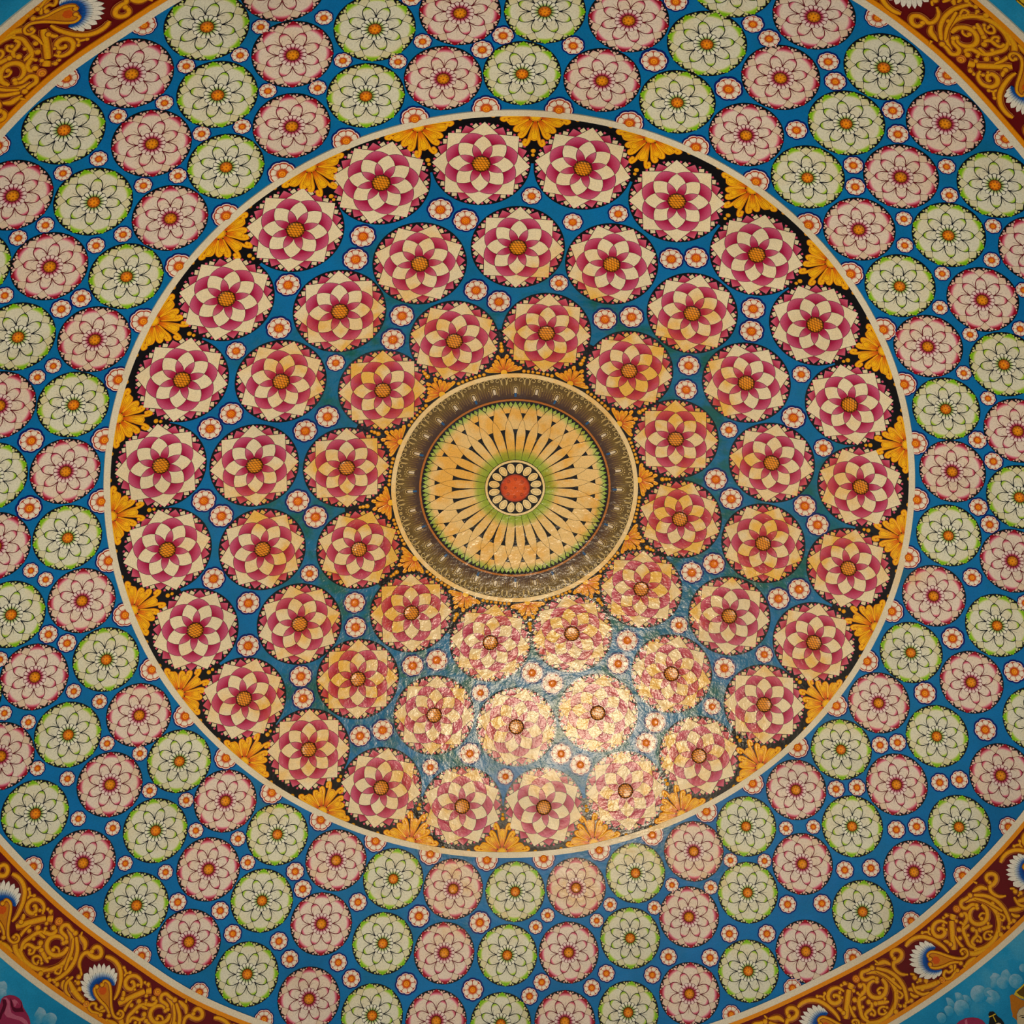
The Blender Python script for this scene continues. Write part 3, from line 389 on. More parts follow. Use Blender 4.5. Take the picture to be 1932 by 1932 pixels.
def inset(pts, d):
    """move every edge inwards by d"""
    if area(pts) < 0: pts = pts[::-1]
    n = len(pts); out = []
    for i in range(n):
        p0, p, p1 = pts[i - 1], pts[i], pts[(i + 1) % n]
        def nrm(a, b):
            dx, dy = b[0] - a[0], b[1] - a[1]; L = sqrt(dx * dx + dy * dy) or 1e-9; return (-dy / L, dx / L)
        a, b = nrm(p0, p), nrm(p, p1); mx, my = a[0] + b[0], a[1] + b[1]; L2 = mx * mx + my * my
        k = min(2 / L2, 2.2) if L2 > 1e-6 else 1
        out.append((p[0] + mx * d * k, p[1] + my * d * k))
    return out

def frame(az, po, spin=0.0, scale=1.0):
    a = radians(az)
    n = Vector((sin(po) * sin(a), -sin(po) * cos(a), cos(po)))
    y = Vector((-cos(po) * sin(a), cos(po) * cos(a), sin(po))); z = -n; x = y.cross(z)
    mt = Matrix((x, y, z)).transposed().to_4x4(); mt.translation = CEN + n * RD
    return mt @ Matrix.Rotation(spin, 4, 'Z') @ Matrix.Diagonal((scale, scale, scale, 1))

def empty(name, mtx, label, cat, group=None):
    o = bpy.data.objects.new(name, None); o.empty_display_size = 0.05; COL.objects.link(o); o.matrix_world = mtx
    o['label'] = label; o['category'] = cat
    if group: o['group'] = group
    return o
def part(name, me, parent, rot=0.0, kind=None, label=None):
    o = bpy.data.objects.new(name, me); COL.objects.link(o); o.parent = parent
    if rot: o.rotation_euler = (0, 0, rot)
    if kind: o['kind'] = kind
    if label: o['label'] = label
    return o
def struct(name, me, label=None, mtx=None):
    o = bpy.data.objects.new(name, me); COL.objects.link(o); o['kind'] = 'structure'
    if label: o['label'] = label
    if mtx is not None: o.matrix_world = mtx
    return o
def project(az, po):
    a = radians(az); q = CEN + RD * Vector((sin(po) * sin(a), -sin(po) * cos(a), cos(po))) - Vector(CAM_LOC)
    z = q.dot(f_); return 1110.92 + 2659.72 * q.dot(r_) / z, 1078.13 + 2659.72 * q.dot(d_) / z
def near(az, po, margin=230):
    u, v = project(az, po); return -margin < u < 1932 + margin and -margin < v < 1932 + margin
def shown(az, po, m=0):
    u, v = project(az, po); return -m < u < 1932 + m and -m < v < 1932 + m
def nth(n): return f"{n}{'th' if 10 <= n % 100 <= 20 else {1: 'st', 2: 'nd', 3: 'rd'}.get(n % 10, 'th')}"

# ---------------------------------------------------------------- structure: dome, drum, floor, bands
def interp(tab, az):
    T = sorted(tab); az %= 360
    T = [(T[-1][0] - 360, T[-1][1])] + T + [(T[0][0] + 360, T[0][1])]
    for (a0, p0), (a1, p1) in zip(T, T[1:]):
        if a0 <= az <= a1:
            t = (az - a0) / (a1 - a0) if a1 > a0 else 0; return p0 + (p1 - p0) * t
def smoothed(tab, az): return sum(interp(tab, az + d) * w for d, w in ((-3, 1), (-1.5, 2), (0, 3), (1.5, 2), (3, 1))) / 9
E_IN = lambda a: smoothed(EDGE_IN, a)
E_OUT = lambda a: smoothed(EDGE_OUT, a)

def annulus(name, p0, p1, h, mat, seg=288, rows=3, t=0.004):
    """a zone of the dome between two polar angles (numbers or functions of azimuth), standing h off the plaster"""
    v, f = [], []
    g0 = p0 if callable(p0) else (lambda a: p0); g1 = p1 if callable(p1) else (lambda a: p1)
    n = rows + 1
    for s in range(seg):
        az = 360 * s / seg; a = radians(az); q0, q1 = g0(az), g1(az)
        pr = [(q0, -t), (q0, 0)] + [(q0 + (q1 - q0) * k / rows, 0) for k in range(n)] + [(q1, 0), (q1, -t)]
        for q, dh in pr:
            rr = RD - h - dh
            v.append((rr * sin(q) * sin(a), -rr * sin(q) * cos(a), CZ + rr * cos(q)))
    W = n + 4
    for s in range(seg):
        j = (s + 1) % seg
        for k in range(W - 1):
            if k in (1, W - 3): continue
            f.append((s * W + k, j * W + k, j * W + k + 1, s * W + k + 1))
    me = bpy.data.meshes.new(name); me.from_pydata(v, [], f); me.materials.append(mat)
    me.polygons.foreach_set('use_smooth', [True] * len(f)); me.update()
    return me

def dome_shell(t):
    v, f = [], []; seg, rows = 256, 84
    for k in range(rows + 1):
        p = (pi / 2) * k / rows + 1e-4
        for s in range(seg):
            a = 2 * pi * s / seg; v.append((RD * sin(p) * sin(a), -RD * sin(p) * cos(a), CZ + RD * cos(p)))
    for k in range(rows):
        for s in range(seg):
            j = (s + 1) % seg; f.append((k * seg + s, k * seg + j, (k + 1) * seg + j, (k + 1) * seg + s))
    f.append(tuple(range(seg - 1, -1, -1)))
    me = bpy.data.meshes.new('ceiling'); me.from_pydata(v, [], f); me.materials.append(M['blue'])
    me.polygons.foreach_set('use_smooth', [True] * len(f)); me.update(); return me
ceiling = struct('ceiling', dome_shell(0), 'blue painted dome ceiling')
def zone(name, me, label=None):
    o = bpy.data.objects.new(name, me); COL.objects.link(o); o.parent = ceiling
    if label: o['label'] = label
    return o
zone('black_ground', annulus('black_ground', 0.4640, 0.5300, 0.0008, M['black'], rows=8, t=0.001), 'black ground under the yellow palmettes')
zone('black_ground', annulus('black_ground', 0.1640, 0.2310, 0.0008, M['black'], rows=8, t=0.001), 'black ground round the central sunflower')
zone('painted_sky', annulus('painted_sky', lambda a: E_OUT(a) - 0.002, 1.25, 0.0008, M['sky'], rows=40, t=0.0005), 'painted sky below the scroll border')
struct('trim_1', annulus('trim_1', 0.5292, 0.5372, 0.0085, M['band'], rows=2, t=0.008), 'off white band round the disc of rose medallions')
struct('trim_2', annulus('trim_2', E_IN, lambda a: E_IN(a) + 0.0082, 0.0085, M['band'], rows=2, t=0.008), 'off white band inside the scroll border')
struct('trim_3', annulus('trim_3', lambda a: E_IN(a) + 0.0080, lambda a: E_IN(a) + 0.0135, 0.0065, M['stripe'], rows=2, t=0.006), 'inner orange stripe of the scroll border')
zone('maroon_ground', annulus('maroon_ground', lambda a: E_IN(a) + 0.010, lambda a: E_OUT(a) - 0.010, 0.0010, M['maroon'], rows=8, t=0.001), 'maroon ground of the scroll border')
struct('trim_4', annulus('trim_4', lambda a: E_OUT(a) - 0.0125, lambda a: E_OUT(a) - 0.0068, 0.0065, M['stripe'], rows=2, t=0.006), 'outer orange stripe of the scroll border')
struct('trim_5', annulus('trim_5', lambda a: E_OUT(a) - 0.0070, E_OUT, 0.0085, M['band'], rows=2, t=0.008), 'off white band outside the scroll border')

def plain(name, c, rough=0.7):
    m = bpy.data.materials.new(name); m.use_nodes = True; b = m.node_tree.nodes['Principled BSDF']
    n = m.node_tree.nodes.new('ShaderNodeTexNoise'); n.inputs['Scale'].default_value = 6
    r = m.node_tree.nodes.new('ShaderNodeValToRGB'); r.color_ramp.elements[0].color = lin(tuple(q * 0.9 for q in c)); r.color_ramp.elements[1].color = lin(c)
    m.node_tree.links.new(n.outputs[0], r.inputs[0]); m.node_tree.links.new(r.outputs[0], b.inputs['Base Color']); b.inputs['Roughness'].default_value = rough
    return m
def tube_wall():
    v, f = [], []; seg = 128; r = RD + 0.02
    for z in (0.0, CZ + 0.02):
        for s in range(seg): a = 2 * pi * s / seg; v.append((r * sin(a), -r * cos(a), z))
    for s in range(seg): j = (s + 1) % seg; f.append((s, seg + s, seg + j, j))
    me = bpy.data.meshes.new('wall_round'); me.from_pydata(v, [], f); me.materials.append(plain('plaster', (214, 206, 190))); return me
struct('wall_round', tube_wall())
def floor():
    seg = 96; v = [((RD + 0.1) * sin(2 * pi * s / seg), -(RD + 0.1) * cos(2 * pi * s / seg), 0) for s in range(seg)]
    me = bpy.data.meshes.new('floor'); me.from_pydata(v, [], [tuple(range(seg))]); me.materials.append(plain('stone', (170, 160, 146), 0.35)); return me
struct('floor', floor())
def window(k, az):
    a = radians(az); d = Vector((sin(a), -cos(a), 0)); t = Vector((cos(a), sin(a), 0))
    def boxes(name, L, mat, parent=None):
        v, f = [], []
        for (x0, x1, z0, z1, y0, y1) in L:
            b = len(v)
            for x in (x0, x1):
                for y in (y0, y1):
                    for z in (z0, z1): v.append(tuple(d * (RD - y) + t * x + Vector((0, 0, z))))
            f += [tuple(b + q for q in F) for F in ((0, 1, 3, 2), (4, 6, 7, 5), (0, 4, 5, 1), (2, 3, 7, 6), (0, 2, 6, 4), (1, 5, 7, 3))]
        me = bpy.data.meshes.new(name); me.from_pydata(v, [], f); me.materials.append(mat)
        o = bpy.data.objects.new(name, me); COL.objects.link(o); o.parent = parent; return o
    fr = boxes(f'window_{k}', [(-0.56, -0.48, 2.5, 4.2, 0.0, 0.1), (0.48, 0.56, 2.5, 4.2, 0.0, 0.1), (-0.48, 0.48, 2.5, 2.58, 0.0, 0.1), (-0.48, 0.48, 4.12, 4.2, 0.0, 0.1)], WOOD)
    fr['kind'] = 'structure'
    boxes('pane', [(-0.48, 0.48, 2.58, 4.12, 0.03, 0.05)], PANE, fr)
WOOD = plain('dark_wood', (92, 60, 40)); PANE = plain('frosted_glass', (226, 232, 238), 0.3)
for k, a in enumerate(WINDOW_AZ): window(k + 1, a)

# ---------------------------------------------------------------- rose medallions
def mesh_of(name, mat, fn, **kw):
    b = MB(); fn(b); return b.mesh(name, mat, **kw)
def plate_mesh(name, mat, pts, h, d, t=0.0014):
    b = MB(); b.plate(inset(pts, d), h, t); return b.mesh(name, mat)

def lotus_parts():
    L = RL; rc = lambda t: 0.66 - 0.1445 * t - 0.0395 * t * t          # the curve that all petals share; t in steps of 22.5 degrees
    def arc(t0, t1, f, n=6): return [pol(22.5 * (t0 + (t1 - t0) * i / n), L * f(t0 + (t1 - t0) * i / n)) for i in range(n + 1)]
    P = {}
    d = 0.0011
    P['disc'] = mesh_of('ground', M['black'], lambda b: b.disc(L, 0.0026, 0.0024, 64, 5))
    ves = arc(2, 1, rc) + arc(1, 0, lambda t: rc(2 - t))[1:]
    ves = [p for p in ves]
    P['vesica'] = plate_mesh('rose_petal', M['vesica'], [pol(45 - 0.2, L * 0.205)] + ves + [pol(0.2, L * 0.205), pol(22.5, L * 0.15)], 0.0042, d)
    kite = arc(0, 1, rc) + arc(1, 0, lambda t: rc(2 - t))[1:] + arc(0, -1, lambda t: rc(2 + t))[1:] + arc(-1, 0, lambda t: rc(-t))[1:-1]
    P['kite'] = plate_mesh('cream_petal', M['cream'], kite, 0.0042, d)
    pk = arc(0, 1, rc) + arc(1, 2, lambda t: rc(2 - t))[1:] + arc(2, 1, lambda t: rc(-(2 - t)))[1:] + arc(1, 0, lambda t: rc(-t))[1:-1]
    P['arc'] = plate_mesh('rose_arc', M['arc'], pk, 0.0042, d)
    cn = [pol(0, L * 0.995), pol(22.5, L * 0.7654)] + arc(1, 0, lambda t: rc(-t))[1:] + arc(0, -1, lambda t: rc(t))[1:]
    P['corner'] = plate_mesh('cream_corner', M['cream'], cn, 0.0042, d)
    e = lambda a: 0.7071 / cos(radians(45 - a))                        # the straight edge of the eight-pointed star
    P['rose'] = plate_mesh('rose_corner', M['corner'], [pol(22.5, L * 0.768), pol(12.7, L * e(12.7)), pol(22.5, L * 0.965), pol(32.3, L * e(12.7))], 0.0036, d * 0.8)
    sq = [pol(13.0, L * 0.845), pol(7.0, L * e(7.0) * 1.004), pol(10.2, L * 0.972), pol(15.6, L * 0.905)]
    P['sq_a'] = plate_mesh('cream_square', M['cream_small'], sq, 0.0036, d * 0.7)
    P['sq_b'] = plate_mesh('cream_square', M['cream_small'], [(-x, y) for x, y in sq], 0.0036, d * 0.7)
    b = MB()
    for k in range(8):
        for s in (-1, 1):
            for a, r, tw in ((5.1, 0.945, 24), (15.6, 0.953, 14)):
                c = pol(45 * k + s * a, L * r); w = L * 0.033; ang = radians(45 * k + s * (a + tw))
                b.plate([(c[0] + w * cos(q - ang), c[1] + w * sin(q - ang)) for q in (0.785, 2.356, 3.927, 5.498)], 0.0033, 0.0012)
    P['tiny'] = b.mesh('rose_chips', M['tiny'])
    P['core'] = mesh_of('honeycomb_heart', M['core'], lambda b: b.disc(L * 0.192, 0.0046, 0.003, 32, 4, bulge=0.003), smooth_shade=True)
    return P
LP = lotus_parts()
def lotus(az, po, spin, label, group):
    r = empty('rose_medallion', frame(az, po, spin), label, 'medallion', group)
    part('ground', LP['disc'], r)
    for k in range(8):
        a = -k * pi / 4
        part('rose_petal', LP['vesica'], r, a); part('cream_petal', LP['kite'], r, a); part('rose_arc', LP['arc'], r, a)
        part('cream_corner', LP['corner'], r, a); part('rose_corner', LP['rose'], r, a)
        part('cream_square', LP['sq_a'], r, a); part('cream_square', LP['sq_b'], r, a)
    part('rose_chips', LP['tiny'], r, kind='stuff'); part('honeycomb_heart', LP['core'], r)
    return r
def clockwise(L): return sorted(range(len(L)), key=lambda i: L[i][0] % 360)
def level_spin(az, po):
    """the spin that turns a point of the star along the hall's x axis"""
    mt = frame(az, po); return -atan2(mt.col[0].x, mt.col[1].x)
TURN_A = (0, 2, -6, 12, 0, -12, 6, -2, 17, 0, 0, 12)                       # clockwise turn of each medallion, degrees
TURN_B = (0, 22, 3, 22, 0, 16, 0, 8, 7, 12, 3, 0, -13, -10, 0, 19, 0, 18)
TURN_C = (2, 6, -8, 0, 13, 23, 11, 3, 2, -3, -19, -7, 13, 20, 9, 0, 17, -15, -9, 0, 16, 19, 12, 14)
for ring, turn, where, grp in ((RING_A, TURN_A, 'in the ring around the central sunflower', 'rose medallions around the sunflower'),
                         (RING_B, TURN_B, 'in the middle ring of the disc', 'rose medallions of the middle ring'),
                         (RING_C, TURN_C, 'along the inner off-white band', 'rose medallions along the inner band')):
    for n, i in enumerate(clockwise(ring)):
        az, po = ring[i]
        lotus(az, po, level_spin(az, po) - radians(turn[i]), f'rose and cream star medallion {where}, {nth(n + 1)} clockwise from top', grp)

# ---------------------------------------------------------------- outer medallions, lime or crimson tipped
def outer_parts(c):
    L = RG; P = {}; d = 0.0022
    g = c == 'g'
    ro = lambda t: 1.020 - 0.335 * t + 0.20 * t * t * (1 - t)                # outer petal side, t 0..1 from its tip to the crossing
    ri = lambda t: 0.36 + 0.325 * (1 - (1 - t) ** 1.9)                  # inner petal side, t 0..1 from its foot to the crossing
    P['disc'] = mesh_of('ground', M['black'], lambda b: b.disc(L, 0.0026, 0.0024, 56, 4))
    P['under'] = mesh_of('line_ground', M[c + '_line'], lambda b: b.disc(L * 0.93, 0.0031, 0.001, 48, 4, shape=lambda a: 1 - 0.035 * abs(sin(4 * a)))) 
    n = 6
    op = [pol(22.5 * i / n, L * ro(i / n)) for i in range(n + 1)] + [pol(22.5 * (1 - i / n), L * ri(1 - i / n)) for i in range(1, n + 1)]
    op = op + [(-x, y) for x, y in op[-2:0:-1]]
    P['outer'] = plate_mesh('outer_petal', M[c + '_out'], op, 0.0044, d)
    ip = [pol(22.5 * i / n - 22.5, L * ri(i / n)) for i in range(n + 1)] + [pol(22.5 * i / n, L * ri(1 - i / n)) for i in range(1, n + 1)]
    ip = ip + [pol(20, L * 0.30), pol(-20, L * 0.30)]
    P['inner'] = plate_mesh('inner_petal', M[c + '_in'], ip, 0.0044, d)
    side = lambda a: ro(a / 22.5)
    tile = [pol(0, L * 0.69), pol(-10.6, L * side(11.9)), pol(0, L * 0.975), pol(10.6, L * side(11.9))]
    P['tile'] = plate_mesh('tile', M[c + '_tile'], tile, 0.0040, d)
    sq = [pol(11.4, L * 0.842), pol(7.0, L * side(7.0) * 1.003), pol(10.4, L * 0.975), pol(15.2, L * 0.905)]
    P['sq_a'] = plate_mesh('small_tile', M[c + '_small'], sq, 0.0040, d * 0.7)
    P['sq_b'] = plate_mesh('small_tile', M[c + '_small'], [(-x, y) for x, y in sq], 0.0040, d * 0.7)
    b = MB()
    for k in range(8):
        for s in (-1, 1):
            for a, r, w in ((4.9, 0.945, 0.034), (15.0, 0.955, 0.032)):
                q0 = pol(45 * k + s * a, L * r); ang = radians(45 * k + s * (a + (18 if a < 10 else -10)))
                b.plate([(q0[0] + L * w * cos(q - ang), q0[1] + L * w * sin(q - ang)) for q in (0.785, 2.356, 3.927, 5.498)], 0.0037, 0.001)
    P['tiny'] = b.mesh('edge_chips', M[c + '_tiny'])
    b = MB()
    for k in range(8):
        for da, r1, bend in ((0, 0.62, 0), (5, 0.56, 2.5), (-5, 0.56, -2.5), (9, 0.50, 6), (-9, 0.50, -6)):
            a0 = 45 * k
            pts = [pol(a0 + da * 0.15, L * 0.35), pol(a0 + da * 0.55, L * (0.35 + r1) / 2 * 1.0), pol(a0 + da + bend, L * r1)]
            P0 = smooth(pts, 3); w = L * 0.0062
            for i in range(len(P0) - 1):
                (x0, y0), (x1, y1) = P0[i], P0[i + 1]; dx, dy = x1 - x0, y1 - y0; q = sqrt(dx * dx + dy * dy) or 1
                k0 = w * (1.0 - 0.75 * i / len(P0)); k1 = w * (1.0 - 0.75 * (i + 1) / len(P0)); nx, ny = -dy / q, dx / q
                b.plate([(x0 + nx * k0, y0 + ny * k0), (x0 - nx * k0, y0 - ny * k0), (x1 - nx * k1, y1 - ny * k1), (x1 + nx * k1, y1 + ny * k1)], 0.0050, 0.0006)
    P['veins'] = b.mesh('veins', M['vein_' + c])
    P['daisy_ground'] = mesh_of('daisy_ground', M[c + '_line'], lambda b: b.disc(L * 0.352, 0.0053, 0.001, 96, 2, shape=lambda a: 0.915 + 0.085 * abs(cos(8 * a)) ** 0.6))
    b = MB()
    for k in range(16):
        a = 22.5 * k; w = 0.97
        pts = [pol(a - 6, L * 0.165), pol(a - 8.3 * w, L * 0.25), pol(a - 9.6 * w, L * 0.30), pol(a - 6.6 * w, L * 0.332), pol(a, L * 0.343), pol(a + 6.6 * w, L * 0.332), pol(a + 9.6 * w, L * 0.30), pol(a + 8.3 * w, L * 0.25), pol(a + 6, L * 0.165)]
        b.plate(pts, 0.0060, 0.0008)
    P['daisy'] = b.mesh('daisy_petals', M[c + '_daisy'])
    P['core'] = mesh_of('heart', M[c + '_core'], lambda b: b.disc(L * 0.168, 0.0066, 0.0012, 28, 3, bulge=0.004), smooth_shade=True)
    b = MB()
    for k in range(9):
        x, y = (0, 0) if k == 8 else pol(45 * k + 10, L * 0.105)
        rr = sqrt(x * x + y * y) / (L * 0.168)
        hh = 0.0068 + 0.004 * (1 - rr * rr)
        b.ring(L * 0.010, L * 0.020, hh + 0.0006, 0.0012, 10, x, y)
    P['seeds'] = b.mesh('seed_rings', M['seed'])
    return P
OP = {c: outer_parts(c) for c in 'gp'}
def outer_medallion(c, az, po, spin, label, group):
    P = OP[c]
    r = empty('lime_medallion' if c == 'g' else 'crimson_medallion', frame(az, po, spin), label, 'medallion', group)
    part('ground', P['disc'], r); part('line_ground', P['under'], r)
    for k in range(8):
        a = -k * pi / 4
        part('outer_petal', P['outer'], r, a); part('inner_petal', P['inner'], r, a - pi / 8); part('tile', P['tile'], r, a - pi / 8)
        part('small_tile', P['sq_a'], r, a); part('small_tile', P['sq_b'], r, a)
    part('edge_chips', P['tiny'], r, kind='stuff'); part('veins', P['veins'], r, kind='stuff')
    part('daisy_ground', P['daisy_ground'], r); part('daisy_petals', P['daisy'], r, kind='stuff')
    h = part('heart', P['core'], r, label='orange dotted heart'); part('seed_rings', P['seeds'], h, kind='stuff')
    return r
NAMES = {'g': 'lime-tipped', 'p': 'crimson-tipped'}
for ring, first, where, grp in ((RING_D, 'g', 'first', 'medallions of the first outer ring'), (RING_E, 'p', 'second', 'medallions of the second outer ring')):
    for n, i in enumerate(clockwise(ring)):
        az, po = ring[i]; c = first if i % 2 == 0 else {'g': 'p', 'p': 'g'}[first]
        if not near(az, po): continue
        outer_medallion(c, az, po, level_spin(az, po) + radians(random.uniform(-8, 8)), f'{NAMES[c]} medallion in the {where} ring outside the inner band, {nth(n + 1)} clockwise from top', grp)
corner_n = {}
for i in clockwise(RING_F):
    az, po = RING_F[i]; c = 'p' if i % 2 == 0 else 'g'
    if not near(az, po): continue
    if shown(az, po, 45):
        z = 'top right corner, {} clockwise from top edge' if az < 80 else ('bottom, {} clockwise from right edge' if az < 270 else 'top left corner, {} clockwise from left edge')
        corner_n[z] = corner_n.get(z, 0) + 1
        lab = f'{NAMES[c]} medallion in the third outer ring at ' + z.format(nth(corner_n[z]))
    else:
        corner_n['x'] = corner_n.get('x', 0) + 1; lab = f"{NAMES[c]} medallion of the third outer ring outside the picture, {nth(corner_n['x'])} clockwise"
    outer_medallion(c, az, po, level_spin(az, po) + radians(random.uniform(-8, 8)), lab, 'medallions of the third outer ring')

# ---------------------------------------------------------------- small white flowers
def scallop(n, k): return lambda a: 1 - k + k * abs(cos(n / 2 * a)) ** 0.55
def flower_parts():
    P = {}; L = RS
    P['halo'] = mesh_of('navy_halo', M['navy'], lambda b: b.disc(L, 0.0022, 0.002, 48, 1, shape=scallop(8, 0.07)))
    P['rim'] = mesh_of('pink_rim', M['rim'], lambda b: b.disc(L * 0.865, 0.0030, 0.001, 64, 1, shape=scallop(8, 0.10)))
    P['line'] = mesh_of('rust_outline', M['red'], lambda b: b.disc(L * 0.795, 0.0036, 0.001, 64, 1, shape=scallop(8, 0.08)))
    pts = [pol(-17, L * 0.26)] + [pol(a, L * r) for a, r in ((-20.6, 0.52), (-21, 0.66), (-18, 0.725), (-10, 0.762), (-4, 0.752), (0, 0.735), (4, 0.752), (10, 0.762), (18, 0.725), (21, 0.66), (20.6, 0.52))] + [pol(17, L * 0.26)]
    P['petal'] = plate_mesh('petal', M['s_pet'], pts, 0.0044, 0.0003, 0.0012)
    b = MB(); n = 32
    b.plate([pol(360 * i / (2 * n), L * (0.315 if i % 2 else (0.49 if i % 4 else 0.42))) for i in range(2 * n)], 0.0050, 0.0008)
    P['flare'] = b.mesh('vermilion_flare', M['flare'])
    P['core_l'] = mesh_of('lattice_heart', M['s_core_l'], lambda b: b.disc(L * 0.305, 0.0056, 0.001, 24, 2, bulge=0.002), smooth_shade=True)
    P['core_r'] = mesh_of('ringed_heart', M['s_core_r'], lambda b: b.disc(L * 0.30, 0.0056, 0.001, 24, 2, bulge=0.002), smooth_shade=True)
    # half flower growing from behind a band (local +y points away from the band)
    half = lambda f: (lambda a: f(a) if sin(a) > -0.30 else min(f(a), 0.30 / max(-sin(a), 1e-3)))
    P['h_halo'] = mesh_of('navy_halo', M['navy'], lambda b: b.disc(L, 0.0022, 0.002, 48, 1, shape=half(scallop(8, 0.07))))
    P['h_rim'] = mesh_of('pink_rim', M['rim'], lambda b: b.disc(L * 0.90, 0.0030, 0.001, 64, 1, shape=half(scallop(8, 0.09))))
    P['h_line'] = mesh_of('rust_outline', M['red'], lambda b: b.disc(L * 0.83, 0.0036, 0.001, 64, 1, shape=half(scallop(8, 0.08))))
    return P
FP = flower_parts()
def small_flower(az, po, r, zone_, label, group):
    o = empty('small_flower', frame(az, po, random.uniform(0, 0.78), r * 2.1 / RS), label, 'flower', group)
    part('navy_halo', FP['halo'], o); part('pink_rim', FP['rim'], o); part('rust_outline', FP['line'], o)
    for k in range(8): part('petal', FP['petal'], o, k * pi / 4 + pi / 8)
    part('vermilion_flare', FP['flare'], o); part('heart', FP['core_l' if zone_ == 'i' else 'core_r'], o)
def half_flower(az, po, spin, r, label, group):
    o = empty('half_flower', frame(az, po, spin, r / RS), label, 'flower', group)
    part('navy_halo', FP['h_halo'], o); part('pink_rim', FP['h_rim'], o); part('rust_outline', FP['h_line'], o)
    for k in (-2, -1, 0, 1, 2): part('petal', FP['petal'], o, k * pi / 4)
    part('vermilion_flare', FP['flare'], o); part('heart', FP['core_r'], o)
ZONES = (('between the sunflower ring and middle ring', lambda p: p < 0.3, 'small flowers inside the middle medallion ring'),
         ('between middle ring and outer rose ring', lambda p: 0.3 <= p < 0.46, 'small flowers inside the outer rose ring'),
         ('between first and second outer medallion rings', lambda p: 0.46 <= p < 0.645, 'small flowers of the first outer gap'),
         ('between second and third outer medallion rings', lambda p: 0.645 <= p, 'small flowers of the second outer gap'))
def zone_of(s):
    if s[3] == 'i': return 0 if s[1] < 0.293 else 1
    return 2 if s[1] < 0.630 else 3
for zi in range(4):
    Z = [s for s in SMALL if zone_of(s) == zi]
    Z.sort(key=lambda s: s[0] % 360)
    for n, s in enumerate(Z):
        small_flower(s[0], s[1], s[2], s[3], f'small white flower on blue {ZONES[zi][0]}, {nth(n + 1)} clockwise from top', ZONES[zi][2])
for n, az in enumerate(HALF_IN):
    half_flower(az, 0.5402, 0.0 + pi, 0.0760, f'white half flower outside the inner off-white band, {nth(n + 1)} clockwise from top', 'half flowers outside the inner band')
hn = {}
for az in HALF_OUT:
    po = E_IN(az) - 0.0020
    z = 'top right corner, {} clockwise' if az < 80 else ('bottom right, {} clockwise' if az < 170 else ('bottom left, {} clockwise' if az < 270 else 'top left corner, {} clockwise'))
    hn[z] = hn.get(z, 0) + 1
    half_flower(az, po, 0.0, 0.0620, 'white half flower inside the scroll border at ' + z.format(nth(hn[z])), 'half flowers inside the scroll border')

# ---------------------------------------------------------------- yellow palmettes with beads
def palmette_parts(h, ym):
    """local origin on the band, +y points away from the band; h = length"""
    P = {}; k = h / 0.195
    def pet(l, w): return [(-w * 0.30, 0.030 * k), (-w * 0.62, l * 0.55), (-w * 0.95, l * 0.80), (-w * 0.72, l * 0.95), (0, l), (w * 0.72, l * 0.95), (w * 0.95, l * 0.80), (w * 0.62, l * 0.55), (w * 0.30, 0.030 * k)]
    for nm, l, w in (('long', 0.150 * k, 0.026 * k), ('mid', 0.124 * k, 0.024 * k), ('short', 0.148 * k, 0.020 * k)):
        b = MB(); b.plate(inset(pet(l, w), 0.0013), 0.0056, 0.0012); P[nm] = b.mesh('petal', ym)
        b = MB(); b.plate(inset(pet(l, w), -0.0010), 0.0048, 0.0020); P[nm + '_edge'] = b.mesh('petal_edge', M['ochre'])
        b = MB()
        q = inset(pet(l, w), 0.0060 * k); q2 = inset(pet(l, w), 0.0082 * k)
        for i in range(1, len(q) - 2): b.plate([q[i], q[i + 1], q2[i + 1], q2[i]], 0.0061, 0.0005)
        b.plate([(-0.0011, l * 0.35), (0.0011, l * 0.35), (0.0008, l * 0.72), (-0.0008, l * 0.72)], 0.0061, 0.0005)
        P[nm + '_line'] = b.mesh('petal_line', M['ochre'])
    P['core'] = mesh_of('heart', M['y_core'], lambda b: b.disc(0.030 * k, 0.0060, 0.002, 24, 2))
    for nm, l in (('curl', 0.146 * k), ('curl_tip', 0.182 * k), ('curl_side', 0.132 * k), ('curl_end', 0.170 * k)):
        for s in (-1, 1):
            b = MB(); e = 0.020 * k
            pts = [(0, 0.04 * k), (s * 0.004 * k, l * 0.6), (s * 0.006 * k, l * 0.86), (s * (0.006 * k + e * 0.55), l), (s * (0.006 * k + e * 1.15), l * 0.93), (s * (0.006 * k + e * 0.85), l * 0.85)]
            b.ribbon(pts, (0.010 * k, 0.021 * k, 0.018 * k), 0.0024, 0, 0.0125 * k, 0.002)
            P[nm + str(s)] = b.mesh('curl', M['curl'], smooth_shade=True, edge=True)
    P['bead'] = mesh_of('bead', M['bead'], lambda b: b.disc(0.0115, 0.003, 0.002, 14, 2, bulge=0.003), smooth_shade=True)
    return P
